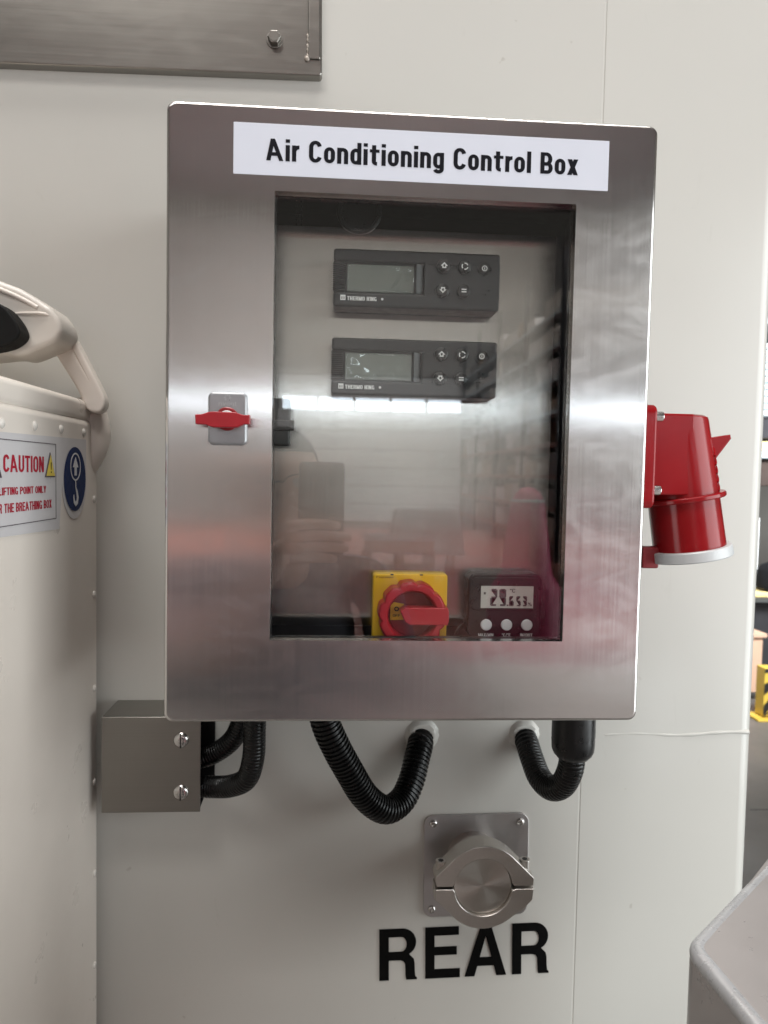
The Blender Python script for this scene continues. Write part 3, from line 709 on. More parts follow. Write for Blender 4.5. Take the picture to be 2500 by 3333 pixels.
meshobj("digits", joined(ms), plain("display_segments", (0.075, 0.072, 0.075), 0.5), disp)
for x in (0.0742, 0.0926, 0.1110):
    bm = new(); lathe(bm, [(0, 0.0051), (0.0012, 0.0051), (0.0019, 0.0046), (0.0021, 0.0035)], (x, YT, -0.1745), (0, -1, 0), 36); obj("button", bm, BTN_WHITE, th)
ms = [text_mesh(s, w, 0.0027, (x, YT - 0.0002, -0.1849), 0.17, align='CENTER') for s, w, x in (("MAX/MIN", .0135, .0742), ("°C/°F", .0078, .0926), ("IN/OUT", .0110, .1110))]
meshobj("lettering", joined(ms), WHITE_INK, th)
bm = new(); sweep(bm, catmull([(0.0585, PY - 0.006, -0.176), (0.0540, PY - 0.010, -0.1775), (0.0495, PY - 0.012, -0.1835), (0.0470, PY - 0.012, -0.1925)], 10), 0.0012, 10); obj("probe_cable", bm, BLACK, th)

# ---------------------------------------------------------------- red inlet on the right side of the box
si = thing("power_inlet", "glossy red industrial power inlet on the right side of the control box", "power socket", (0.2, 0.065, -0.02))
YC = 0.066
bm = new(); rr_plate(bm, 0.0, 0.0, 0.094, 0.090, 0.008, 0.0, -0.0150, 0.003, mat=Matrix.Translation((0.1985, 0.057, -0.0225)) @ Matrix.Rotation(R(90), 4, 'Z')); obj("flange", bm, RED_INLET, si)
bm = new(); box(bm, 0.2125, 0.2590, YC - 0.0304, YC + 0.0304, -0.0560, 0.0172, 0.002, 3)
tap = math.tan(R(9.6))
for v in bm.verts:
    if v.co.x > .24: v.co.z += 0
obj("neck", bm, RED_INLET, si)
ax = Vector((math.sin(R(9.6)), 0, -math.cos(R(9.6)))); top = Vector((0.2525, YC, 0.0165))
bm = new(); lathe(bm, [(0, 0.0275), (0.0015, 0.0297), (0.004, 0.0302), (0.075, 0.0318), (0.127, 0.0326), (0.1275, 0.031)], top, ax, 64)
for v in bm.verts:
    t_ = (v.co - top).dot(ax)
    if t_ < 0.02:
        v.co -= ax * ((v.co.z - (0.0172 - t_)) / ax.z)
obj("housing", bm, RED_INLET, si)
bm = new(); lathe(bm, [(0.0735, 0.031), (0.0738, 0.0368), (0.0748, 0.0376), (0.0775, 0.0376), (0.0785, 0.0368), (0.0788, 0.031)], top, ax, 64, False, False); obj("collar", bm, RED_INLET, si)
bm = new(); lathe(bm, [(0.1235, 0.0322), (0.1235, 0.0366), (0.1243, 0.0374), (0.1325, 0.0378), (0.1335, 0.0370), (0.1335, 0.0320), (0.127, 0.0315)], top, ax, 72, False, True); obj("rim", bm, GREY_RING, si)
bm = new()
tri = [(0.2810, -0.0040), (0.3045, 0.0000), (0.3052, -0.0025), (0.2905, -0.0225), (0.2860, -0.0260)]
obj("hook", bm, RED_INLET, si).data.name
hk = [c for c in si.children if c.name.startswith("hook")][0]
bpy.data.objects.remove(hk)
meshobj("hook", curve_mesh([tri], 0.006, 0.001, Matrix.Translation((0, YC, 0)) @ XZ), RED_INLET, si)
bm = new()
for k in range(5):
    t = 0.034 + k * 0.008; c = top + ax * t
    path = [c + Vector((math.cos(R(a)), 0, 0)) * 0.0320 + Vector((0, math.sin(R(a)), 0)) * 0.0320 + ax * (-(a + 30) / 30 * 0.010) for a in range(-38, -1, 6)]
    sweep(bm, path, 0.0011, 8)
obj("grip_ribs", bm, RED_INLET, si)
bm = new(); box(bm, 0.2255, 0.2420, YC - 0.006, YC + 0.006, -0.1255, -0.1050, 0.002, 2); obj("hinge_tab", bm, RED_DARK, si)
for z in (0.0125, -0.0515):
    bm = new(); cyl(bm, (0.2125, 0.020, z), (0.2215, 0.020, z), 0.0046, 24, 0.0008); obj("screw", bm, SCREWM, si)

# ---------------------------------------------------------------- trunking box at the left
tr = thing("cable_trunking", "stainless steel cable trunking with two slotted screws, below the left corner of the control box", "trunking", (-0.26, YW, -0.40))
TX0, TX1, TY, TZ0, TZ1 = -0.3022, -0.1995, 0.170, -0.4047, -0.3020
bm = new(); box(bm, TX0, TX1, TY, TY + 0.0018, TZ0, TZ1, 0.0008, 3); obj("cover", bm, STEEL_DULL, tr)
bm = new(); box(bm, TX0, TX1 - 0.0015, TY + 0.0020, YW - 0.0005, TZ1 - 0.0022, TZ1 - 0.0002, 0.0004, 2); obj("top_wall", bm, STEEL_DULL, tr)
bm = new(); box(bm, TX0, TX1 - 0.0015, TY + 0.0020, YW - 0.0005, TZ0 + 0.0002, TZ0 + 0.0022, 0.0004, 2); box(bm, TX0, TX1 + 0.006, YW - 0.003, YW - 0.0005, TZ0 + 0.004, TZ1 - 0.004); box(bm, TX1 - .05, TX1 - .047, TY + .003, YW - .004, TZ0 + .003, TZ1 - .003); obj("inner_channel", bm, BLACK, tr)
for z in (-0.3266, -0.3831):
    bm = new(); c = (-0.2197, TY, z)
    lathe(bm, [(0, 0.0082), (0.0012, 0.0080), (0.0026, 0.0066), (0.0033, 0.0046), (0.0035, 0.002)], c, (0, -1, 0), 36); s = obj("screw", bm, SCREWM, tr)
    bm = new(); box(bm, c[0] - 0.0006, c[0] + 0.0006, TY - 0.0038, TY - 0.0020, z - 0.0076, z + 0.0076); obj("slot", bm, BLACK, s)

# ---------------------------------------------------------------- conduits
G = "black corrugated conduits under the control box"
def hose(label, pts, r, depth, pitch, loc, extra=None):
    t = thing("conduit", label, "conduit", loc, G)
    bm = new(); corrugated(bm, pts, r, depth, pitch); obj("hose", bm, HOSE, t, 60)
    return t
hose("black conduit curving from the box bottom into the trunking, front one of the crossing pair",
     [(-0.1408, 0.150, -0.235), (-0.1408, 0.150, -0.275), (-0.1412, 0.152, -0.310), (-0.1425, 0.156, -0.340), (-0.1500, 0.164, -0.366), (-0.1680, 0.178, -0.380), (-0.1900, 0.190, -0.386), (-0.2250, 0.194, -0.386)], 0.0118, 0.0006, 0.0036, (-0.15, 0.15, -0.30))
hose("black conduit curving behind another into the trunking, rear one of the crossing pair",
     [(-0.1525, 0.190, -0.235), (-0.1530, 0.190, -0.275), (-0.1570, 0.192, -0.305), (-0.1680, 0.198, -0.334), (-0.1860, 0.205, -0.352), (-0.2050, 0.208, -0.361), (-0.2350, 0.208, -0.365)], 0.0112, 0.0006, 0.0036, (-0.17, 0.2, -0.30))
hose("thick black conduit sagging in a wide loop from the box bottom to the wall",
     [(-0.0745, 0.120, -0.235), (-0.0735, 0.121, -0.262), (-0.0680, 0.122, -0.291), (-0.0580, 0.126, -0.316), (-0.0433, 0.135, -0.346), (-0.0248, 0.148, -0.380), (-0.0030, 0.162, -0.4005), (0.0165, 0.180, -0.3990), (0.0285, 0.195, -0.383), (0.0356, 0.209, -0.3645), (0.0410, 0.222, -0.352), (0.0440, 0.240, -0.345)], 0.0150, 0.0019, 0.0046, (-0.02, 0.16, -0.30))
h4 = hose("short black conduit looping from its cable gland to the wall at the right",
     [(0.1885, 0.128, -0.300), (0.1888, 0.129, -0.325), (0.1885, 0.134, -0.347), (0.1855, 0.148, -0.3690), (0.1785, 0.165, -0.3800), (0.1714, 0.185, -0.3770), (0.1675, 0.205, -0.3630), (0.1655, 0.222, -0.350), (0.1648, 0.240, -0.344)], 0.0136, 0.0007, 0.0040, (0.18, 0.15, -0.30))
bm = new(); lathe(bm, [(0, 0.0222), (0.056, 0.0222), (0.058, 0.0218), (0.060, 0.0222), (0.070, 0.0216), (0.075, 0.0195), (0.0775, 0.0170), (0.079, 0.0160), (0.079, 0.0130)], (0.1885, 0.128, -0.2525), (0, 0, -1), 48)
obj("cable_gland", bm, BLACK, h4)
for nm, c, r in (("wall_sealant", (0.0438, YW, -0.3440), 0.0172), ("wall_sealant", (0.1645, YW, -0.3435), 0.0158)):
    bm = new(); lathe(bm, [(0, r * 1.15), (0.0025, r), (0.005, r * .86), (0.0055, r * .7)], c, (0, -1, 0), 36)
    rnd = random.Random(3)
    for v in bm.verts: v.co += Vector((rnd.uniform(-1, 1), 0, rnd.uniform(-1, 1))) * 0.0007
    obj("sealant_ring", bm, PAINT, cont)

# ---------------------------------------------------------------- flanged port with clamp
fp = thing("flange_port", "square stainless steel flange with a clamped round end cap above the REAR lettering", "pipe flange", (0.1105, YW, -0.4990))
bm = new(); rr_plate(bm, 0.1110, -0.4990, 0.1240, 0.1225, 0.0115, YW - 0.0002, YW - 0.0030, 0.0006, 8, mat=Matrix.Translation((0.111, 0, -0.499)) @ Matrix.Rotation(R(-0.7), 4, 'Y') @ Matrix.Translation((-0.111, 0, 0.499)))
obj("base_plate", bm, brushed("flange_plate_steel", (0.56, 0.54, 0.535), 0.42, 0.6, (3, 700, 700), (0, 0, 1), 0.1), fp)
for (x, z) in ((0.0590, -0.4480), (0.1622, -0.4471), (0.0592, -0.5508), (0.1626, -0.5500)):
    bm = new(); y0 = YW - 0.003
    lathe(bm, [(0, 0.0047), (0.0016, 0.0045), (0.0028, 0.0036), (0.0032, 0.0022), (0.0014, 0.0020), (0.0012, 0.0003)], (x, y0, z), (0, -1, 0), 24)
    obj("screw", bm, SCREWM, fp)
fx, fz, FY = 0.1061, -0.4882, 0.160
bm = new(); lathe(bm, [(0, 0.0305), (0.034, 0.0305), (0.0345, 0.0300)], (fx, YW - 0.003, fz), (0, -1, 0), 64); obj("pipe", bm, STEEL_CAST, fp)
bm = new(); lathe(bm, [(0, 0.038), (0.001, 0.0415), (0.009, 0.0425), (0.010, 0.0415)], (fx, 0.196, fz), (0, -1, 0), 64); obj("pipe_collar", bm, STEEL_CAST, fp)
bm = new(); lathe(bm, [(0, 0.0318), (0.020, 0.0318), (0.0208, 0.0310), (0.0209, 0.0300)], (fx, 0.186, fz), (0, -1, 0), 72); obj("end_cap", bm, STEEL_TURN, fp)
def mm(l): return [(fx + a / 1000, fz + b / 1000) for a, b in l]
arc_o = lambda a0, a1, n: [(45.0 * math.cos(R(a0 + (a1 - a0) * k / n)), 45.0 * math.sin(R(a0 + (a1 - a0) * k / n))) for k in range(n + 1)]
arc_i = lambda a0, a1, n: [(32.6 * math.cos(R(a0 + (a1 - a0) * k / n)), 32.6 * math.sin(R(a0 + (a1 - a0) * k / n))) for k in range(n + 1)]
up = [(54.0, 2.0), (54.5, 9.5)] + arc_o(42, 133, 24) + [(-51.5, 12.8), (-52.5, 9), (-50.5, 2.4), (-34.5, 2.4)] + arc_i(172, 8, 36) + [(34.5, 2.0)]
dn = [(-34.0, -2.2), (-51.5, -2.2), (-52.3, -12.2)] + arc_o(217, 308, 24) + [(33, -31.5), (37.5, -28.6), (41.5, -26.8), (44.5, -23.6), (53.5, -14), (54.3, -3.0), (35.5, -3.0)] + arc_i(-8, -172, 36)
for pl, lab in ((up, None), (dn, None)):
    meshobj("clamp_half", curve_mesh([mm(pl)], 0.0110, 0.0009, Matrix.Translation((0, FY + 0.0125, 0)) @ XZ), STEEL_CAST, fp)
for sx in (-0.0455, 0.0480):
    bm = new(); cyl(bm, (fx + sx, FY + 0.014, fz + 0.010), (fx + sx, FY + 0.014, fz + 0.0245), 0.0058, 28, 0.0008); s = obj("clamp_screw", bm, STEEL_CAST, fp)
    bm = new(); cyl(bm, (fx + sx, FY + 0.014, fz + 0.0240), (fx + sx, FY + 0.014, fz + 0.0248), 0.0032, 6); obj("hex_socket", bm, BLACK, s)

# ---------------------------------------------------------------- cream moulded case at the left
tk = thing("breathing_box", "cream moulded case with a caution sign and a blue hook sign at left", "plastic case", (-0.46, 0.02, -1.2))
TX = -0.316
bm = new(); box(bm, -0.62, TX, -0.14, 0.205, FLOOR + 0.02, 0.0085, 0.008, 6); obj("body", bm, CREAM, tk)
bm = new(); box(bm, -0.618, TX - 0.0015, -0.138, 0.197, 0.0050, 0.0285, 0.007, 4); obj("top_rim", bm, CREAM, tk)
bm = new()
pth = [(TX - 0.012, 0.196, 0.034), (TX - 0.007, 0.199, 0.018), (TX - 0.005, 0.200, -0.004), (TX - 0.007, 0.197, -0.024), (TX - 0.016, 0.192, -0.046)]
sweep(bm, catmull(pth, 8), lambda s: 0.019 - 0.004 * abs(s - 0.04) / 0.04, 20)
obj("corner_lug", bm, CREAM, tk)
pos = [(-0.0263, -0.0092), (0.0355, -0.0072), (0.0959, -0.0064), (0.1580, -0.0061), (0.1905, -0.0746), (0.1905, -0.176), (0.1908, -0.2774), (0.1910, -0.3799), (0.1912, -0.4809), (0.1914, -0.5841), (0.1914, -0.687)]
for (y, z) in pos:
    bm = new(); lathe(bm, [(-0.001, 0.0042), (0.0006, 0.0040), (0.0016, 0.0028), (0.0020, 0.0010)], (TX, y, z), (1, 0, 0), 18); obj("rivet", bm, plain("pale_rivet", (0.66, 0.62, 0.57), 0.25) if not bpy.data.materials.get("pale_rivet") else bpy.data.materials["pale_rivet"], tk)
# frame on that side: x' runs towards +y, up is z, normal +x
SIDE = Matrix(((0, 0, 1, TX), (1, 0, 0, 0), (0, 1, 0, 0), (0, 0, 0, 1)))
def side(dx): return Matrix.Translation((dx, 0, 0)) @ SIDE
bk = [[(-0.125, -0.0940), (-0.125, -0.0172), (0.1640, -0.0130), (0.1640, -0.0530)] + [(0.1310 + 0.0335 * math.cos(R(a)), -0.0560 + 0.0355 * math.sin(R(a))) for a in range(0, -181, -12)] + [(0.0900, -0.0985)]]
cs = meshobj("caution_sign", curve_mesh(bk, 0.0002, 0, side(0.0004)), SIGN_PALE, tk, "pale film sign with red caution lettering")
fr = [[(-0.118, -0.0882), (-0.118, -0.0212), (0.0818, -0.0206), (0.0820, -0.0885)], [(-0.1174, -0.0876), (-0.1174, -0.0219), (0.0810, -0.0213), (0.0812, -0.0878)]]
meshobj("border_line", curve_mesh(fr, 0.00008, 0, side(0.0008)), SIGN_LINE, cs)
def stext(s, w, cap, y, z, bold=0.16, align='LEFT'): return text_mesh(s, w, cap, (0, 0, 0), bold, 0.0001, Matrix.Translation((TX + 0.0008, y, z)) @ Matrix(((0, 0, 1, 0), (1, 0, 0, 0), (0, 1, 0, 0), (0, 0, 0, 1))), align)
ms = [stext("CAUTION", 0.0790, 0.0136, -0.0255, -0.0463, 0.19), stext("LIFTING POINT ONLY", 0.0915, 0.0060, 0.0582, -0.0641, 0.19, 'RIGHT'), stext("FOR THE BREATHING BOX", 0.1160, 0.0073, 0.0707, -0.0779, 0.19, 'RIGHT')]
meshobj("lettering", joined(ms), SIGN_RED, cs)
def tripoly(c, z0, z1, hw): return [(c, z1), (c + hw, z0), (c - hw, z0)]
meshobj("warning_triangle", curve_mesh([tripoly(0.0672, -0.0504, -0.0292, 0.0112)], 0.0001, 0.0003, side(0.0010)), SIGN_LINE, cs)
meshobj("triangle_fill", curve_mesh([tripoly(0.0672, -0.0494, -0.0312, 0.0096)], 0.0001, 0, side(0.0016)), SIGN_YEL, cs)
meshobj("exclamation_mark", curve_mesh([[(0.0665, -0.0375), (0.0679, -0.0375), (0.0675, -0.0440), (0.0669, -0.0440)], circle(0.0672, -0.0462, 0.0008, 12)], 0.0001, 0, side(0.0020)), INK, cs)
meshobj("warning_triangle", curve_mesh([tripoly(-0.0405, -0.0504, -0.0292, 0.0112)], 0.0001, 0.0003, side(0.0010)), SIGN_LINE, cs)
EY, EZ = 0.1310, -0.0528
hs = meshobj("hook_sign", curve_mesh([[(EY + 0.0300 * math.cos(R(a)), EZ + 0.0312 * math.sin(R(a))) for a in range(0, 360, 6)]], 0.0001, 0, side(0.0010)), SIGN_BLUE, tk, "navy blue round sign with a white arrow and lifting hook")
el = lambda cy, cz, a, b, n=40: [(cy + a * math.cos(2 * PI * k / n), cz + b * math.sin(2 * PI * k / n)) for k in range(n)]
pl = [el(EY, EZ + 0.0120, 0.0142, 0.0136), el(EY, EZ + 0.0120, 0.0126, 0.0122)]
aw = [(0, 0.0095), (0.0075, -0.0005), (0.0030, -0.0005), (0.0030, -0.0085), (-0.0030, -0.0085), (-0.0030, -0.0005), (-0.0075, -0.0005)]
pl2 = [[(EY + a, EZ + 0.0120 + b) for a, b in aw]]
hkp = [(0, -0.0015), (0.0003, -0.0080), (0.0035, -0.0125), (0.0058, -0.0180), (0.0040, -0.0228), (0.0002, -0.0243), (-0.0035, -0.0222), (-0.0052, -0.0175), (-0.0050, -0.0150)]
wd = [0.0014, 0.0013, 0.0026, 0.0034, 0.0034, 0.0032, 0.0026, 0.0017, 0.0008]
L, Rr = [], []
for i, (a, b) in enumerate(hkp):
    p0 = hkp[max(i - 1, 0)]; p1 = hkp[min(i + 1, len(hkp) - 1)]; d = Vector((p1[0] - p0[0], p1[1] - p0[1])).normalized(); n_ = Vector((-d.y, d.x)) * wd[i] * .72
    L.append((EY + a + n_.x, EZ + b + n_.y)); Rr.append((EY + a - n_.x, EZ + b - n_.y))
meshobj("hook_symbol", joined([curve_mesh(pl, 0.0001, 0, side(0.0014)), curve_mesh(pl2, 0.0001, 0, side(0.0014)), curve_mesh([L + Rr[::-1]], 0.0001, 0, side(0.0014))]), SIGN_WHITE, hs)
# strap up to the hood, with its long slot
def smooth(pts, m=5):
    P = [Vector((x, 0, z)) for x, z in pts]; n = len(P); out = []
    for i in range(n):
        a, b, c, d = P[i - 1], P[i], P[(i + 1) % n], P[(i + 2) % n]
        for k in range(m):
            t = k / m; q = 0.5 * ((2 * b) + (c - a) * t + (2 * a - 5 * b + 4 * c - d) * t * t + (3 * b - a - 3 * c + d) * t ** 3); out.append((q.x, q.z))
    return out
st_o = [(-0.3560, 0.0945), (-0.3500, 0.1010), (-0.3440, 0.1008), (-0.3355, 0.0938), (-0.3290, 0.0845), (-0.3225, 0.0722), (-0.3143, 0.0565), (-0.3060, 0.0400), (-0.3010, 0.0270), (-0.3040, 0.0180), (-0.3140, 0.0200), (-0.3200, 0.0330), (-0.3270, 0.0460), (-0.3345, 0.0580), (-0.3420, 0.0700), (-0.3500, 0.0830)]
sl_o = [(-0.3390, 0.0915), (-0.3360, 0.0905), (-0.3285, 0.0790), (-0.3205, 0.0630), (-0.3135, 0.0480), (-0.3150, 0.0470), (-0.3215, 0.0570), (-0.3300, 0.0715)]
meshobj("strap", curve_mesh([smooth(st_o), smooth(sl_o, 4)], 0.005, 0.003, Matrix.Translation((0, 0.176, 0)) @ XZ, 4), CREAM, tk)
meshobj("strap_backing", curve_mesh([[(x * .985 - .0045, z * .985 + .001) for x, z in smooth(st_o)]], 0.0025, 0.0005, Matrix.Translation((0, 0.184, 0)) @ XZ, 2), CREAM, tk)
ho = [(-0.50, 0.150), (-0.44, 0.146), (-0.410, 0.1385), (-0.3801, 0.1281), (-0.3633, 0.1216), (-0.3436, 0.1095), (-0.3386, 0.1060), (-0.3330, 0.0985), (-0.3309, 0.0920), (-0.3315, 0.0875), (-0.3361, 0.0817), (-0.3523, 0.0745), (-0.3664, 0.0689), (-0.3805, 0.0700), (-0.42, 0.066), (-0.50, 0.070)]
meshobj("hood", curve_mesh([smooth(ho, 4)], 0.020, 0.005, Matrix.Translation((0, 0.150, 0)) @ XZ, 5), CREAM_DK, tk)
bm = new(); sweep(bm, catmull([(-0.49, 0.124, 0.1475), (-0.44, 0.124, 0.1430), (-0.405, 0.124, 0.1340), (-0.3801, 0.124, 0.1250), (-0.3633, 0.125, 0.1180), (-0.3480, 0.126, 0.1100)], 8), lambda s: 0.0024, 14); obj("hood_edge", bm, CREAM, tk)
bm = new(); sweep(bm, catmull([(-0.3700, 0.126, 0.1035), (-0.3590, 0.1245, 0.1042), (-0.3440, 0.1245, 0.1045), (-0.3365, 0.127, 0.1025)], 8), 0.0016, 12); obj("hood_lip", bm, CREAM, tk)
bo = [(-0.41, 0.1120), (-0.3880, 0.1105), (-0.3715, 0.1045), (-0.3620, 0.0946), (-0.3572, 0.0860), (-0.3566, 0.0800), (-0.3622, 0.0741), (-0.3718, 0.0696), (-0.39, 0.066), (-0.41, 0.066)]
meshobj("knob", curve_mesh([smooth(bo, 4)], 0.010, 0.002, Matrix.Translation((0, 0.112, 0)) @ XZ, 4), plain("matt_black_knob", (0.004, 0.004, 0.004), 0.6, 0, 0.1, 60, spec=0.2), tk)
bm = new(); cyl(bm, (-0.3850, 0.105, 0.02), (-0.3850, 0.105, 0.075), 0.0088, 20); obj("knob_stem", bm, BLACK, tk)

# ---------------------------------------------------------------- blurred cabinet at the lower right
cbn = thing("metal_cabinet", "grey steel cabinet corner with rounded edges, in front of the container at lower right", "cabinet", (0.28, -0.12, FLOOR))
ZT = -0.36
foot = [(0.183, -0.1326), (0.3075, -0.0249), (0.385, 0.0415), (0.66, -0.28), (0.60, -0.62), (0.205, -0.62)]
def prism_xy(bm, pts, z0, z1):
    a = [bm.verts.new((x, y, z0)) for x, y in pts]; b = [bm.verts.new((x, y, z1)) for x, y in pts]; n = len(pts)
    for k in range(n): bm.faces.new((a[k], a[(k + 1) % n], b[(k + 1) % n], b[k]))
    bm.faces.new(a); bm.faces.new(b); return bm
def inset(pts, d):
    out = []; n = len(pts); ar = sum(pts[k][0] * pts[(k + 1) % n][1] - pts[(k + 1) % n][0] * pts[k][1] for k in range(n)); sg = 1 if ar > 0 else -1
    for k in range(n):
        p, q, r_ = Vector(pts[k - 1]), Vector(pts[k]), Vector(pts[(k + 1) % n])
        a = (q - p).normalized(); b = (r_ - q).normalized(); na = Vector((-a.y, a.x)) * sg; nb = Vector((-b.y, b.x)) * sg
        m_ = (na + nb).normalized(); out.append(tuple(q + m_ * (d / max(0.3, m_.dot(na)))))
    return out
bm = new(); prism_xy(bm, foot, FLOOR, ZT)
bmesh.ops.bevel(bm, geom=[e for e in bm.edges if e.verts[0].co.z > ZT - .01 and e.verts[1].co.z > ZT - .01] + [e for e in bm.edges if abs(e.verts[0].co.z - e.verts[1].co.z) > .5], offset=0.011, segments=5, profile=0.5, affect='EDGES')
obj("body", bm, CAB, cbn, 30)
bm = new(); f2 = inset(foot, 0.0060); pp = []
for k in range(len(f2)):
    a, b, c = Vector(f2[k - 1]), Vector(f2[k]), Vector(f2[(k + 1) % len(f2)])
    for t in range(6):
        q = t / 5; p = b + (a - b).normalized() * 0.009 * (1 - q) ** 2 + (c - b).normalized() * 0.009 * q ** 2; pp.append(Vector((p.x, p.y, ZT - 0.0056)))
st_ = (pp[0] + pp[-1]) / 2; sweep(bm, [st_] + pp + [st_.copy()], 0.0062, 18); obj("edge_highlight", bm, plain("pale_edge_highlight", (0.50, 0.50, 0.51), 0.3, 0.4, 0.08, 40), cbn)  # pale tube paints the light catching on the bevelled edge
bm = new(); box(bm, 0.3, 0.62, -0.165, -0.160, ZT - 0.0012, ZT + 0.0006, mat=Matrix.Translation((0.46, -0.16, 0)) @ Matrix.Rotation(R(-62), 4, 'Z') @ Matrix.Translation((-0.46, 0.16, 0)))
obj("lid_groove", bm, CAB_SIDE, cbn)

# ---------------------------------------------------------------- storage behind, seen past the container corner
rk = thing("storage_rack", "pale blue grey storage rack loaded with bins, seen past the container edge", "rack", (3.6, 5.2, FLOOR))
for x in (2.75, 4.75):
    for y in (4.92, 5.55):
        bm = new(); box(bm, x - .04, x + .04, y - .03, y + .03, FLOOR, 2.2, 0.006); obj("upright", bm, BLUEGREY, rk)
for z in (0.175, -0.945, 1.2):
    for y in (4.90, 5.57):
        bm = new(); box(bm, 2.79, 4.71, y - .025, y + .025, z - .035, z + .02, 0.008); obj("beam", bm, BLUEGREY, rk)
    bm = new(); box(bm, 2.79, 4.71, 4.93, 5.54, z - .01, z + .018); obj("shelf", bm, BLUEGREY, rk)
def crate(name, label, cat, x0, x1, y0, y1, z0, z1, m, grp=None, lid=True, lip=0.02):
    t = thing(name, label, cat, ((x0 + x1) / 2, (y0 + y1) / 2, z0), grp)
    bm = new(); box(bm, x0, x1, y0, y1, z0, z1 - lip, 0.012, 2); obj("body", bm, m, t)
    if lid:
        bm = new(); box(bm, x0 - .006, x1 + .006, y0 - .006, y1 + .006, z1 - lip, z1, 0.006, 2); obj("lid", bm, m, t)
    return t
crate("storage_bin", "dark grey bin under the stack of pale blue sheets on the upper shelf", "bin", 3.02, 3.50, 4.95, 5.45, 0.296, 0.47, DARKBIN)
t = thing("sheet_stack", "tall stack of pale blue folded sheets on the upper rack shelf", "sheets", (3.25, 5.2, 0.47))
for k in range(11):
    bm = new(); dx = random.uniform(-.02, .02); box(bm, 3.03 + dx, 3.48 + dx, 4.97, 5.4, 0.472 + k * .052, 0.472 + k * .052 + .046, 0.016, 3); obj("folded_sheet", bm, SHEETS, t)
crate("carton", "pale yellow carton between the dark grey bin and the upper rack beam", "carton", 3.00, 3.46, 4.94, 5.4, 0.196, 0.294, YBOX, None, False)
crate("storage_bin", "dark brown bin hanging under the upper rack beam", "bin", 2.96, 3.60, 4.93, 5.4, -0.075, 0.137, BROWNBIN)
t = thing("plastic_case", "tall white plastic case with a moulded catch on the lower rack shelf", "case", (3.2, 5.2, -0.92))
bm = new(); box(bm, 2.95, 3.30, 4.98, 5.4, -0.800, -0.32, 0.02, 3); obj("body", bm, WHITEBOX, t)
bm = new(); box(bm, 2.99, 3.28, 4.99, 5.4, -0.315, -0.085, 0.02, 3); obj("lid", bm, WHITEBOX, t)
bm = new(); box(bm, 3.08, 3.16, 4.955, 4.982, -0.36, -0.15, 0.01, 2); obj("catch", bm, BLUEGREY, t)
t = thing("black_bag", "small black rounded bag standing before the white plastic case", "bag", (3.28, 4.9, -0.86))
bm = new(); lathe(bm, [(0, 0.11), (0.02, 0.118), (0.13, 0.115), (0.18, 0.085), (0.205, 0.03)], (3.33, 4.84, -0.86), (0, 0, 1), 24); obj("sack", bm, plain('black_fabric', (0.008, 0.008, 0.009), 0.9, 0, 0.2, 40, spec=0.1), t)
bm = new(); sweep(bm, catmull([(3.28, 4.80, -0.69), (3.30, 4.79, -0.62), (3.36, 4.79, -0.62), (3.39, 4.80, -0.69)], 6), 0.01, 8); obj("handle", bm, BLACK, t)
crate("carton", "low yellow carton on the lower rack shelf beneath the black bag", "carton", 2.90, 3.42, 4.78, 5.05, -0.925, -0.862, YBOX, None, False)
crate("storage_bin", "black bin on the floor under the lower rack shelf", "bin", 2.86, 3.60, 4.93, 5.4, FLOOR + .05, -0.99, DARKBIN)
# cardboard box with a printed label
t = thing("cardboard_box", "salmon brown cardboard box with a white label on the floor by the striped barrier", "box", (2.95, 4.6, FLOOR))
bm = new(); box(bm, 2.60, 3.10, 4.55, 4.9, FLOOR + 0.06, -1.17, 0.006); obj("carton", bm, CARD, t)
bm = new(); box(bm, 2.58, 3.12, 4.53, 4.92, -1.18, -1.15, 0.004, 2, Matrix.Rotation(0, 4, 'X')); obj("flap", bm, CARD, t)
bm = new(); box(bm, 2.70, 2.862, 4.5465, 4.5495, -1.44, -1.22); lb = obj("paper_label", bm, WHITEBOX, t)
meshobj("lettering", text_mesh("0", None, 0.06, (2.815, 4.5455, -1.335), 0.13), INK, lb)
br = thing("striped_barrier", "yellow and black striped corner barrier bolted to the floor", "barrier", (2.85, 4.15, FLOOR))
BX0, BX1, BY0, BZ0, BZ1 = 2.86, 3.06, 4.12, FLOOR + 0.02, -1.298
bm = new(); box(bm, BX0, BX1, BY0, BY0 + 0.10, BZ0, BZ1, 0.004, 2); obj("guard", bm, YEL_PAINT, br)
sp = []
for k in range(-4, 6):
    z = BZ0 + k * 0.15; q = [(BX0, z), (BX1, z + 0.40), (BX1, z + 0.475), (BX0, z + 0.075)]
    cl = [(x, min(max(zz, BZ0 + .004), BZ1 - .004)) for x, zz in q]
    if max(c[1] for c in cl) - min(c[1] for c in cl) > 0.01: sp.append(cl)
meshobj("stripes", joined([curve_mesh([c], 0.001, 0, Matrix.Translation((0, BY0 - 0.002, 0)) @ XZ) for c in sp]), BLK_PAINT, br)
bm = new(); box(bm, BX0 - .06, BX1 + .03, BY0 - .05, BY0 + .14, FLOOR + .001, FLOOR + .014, 0.003); obj("foot_plate", bm, YEL_PAINT, br)
bm = new(); box(bm, 2.0, 6.0, 2.797, 2.803, FLOOR - .01, FLOOR + .0012); struct(obj("floor_joint", bm, BLK_PAINT))

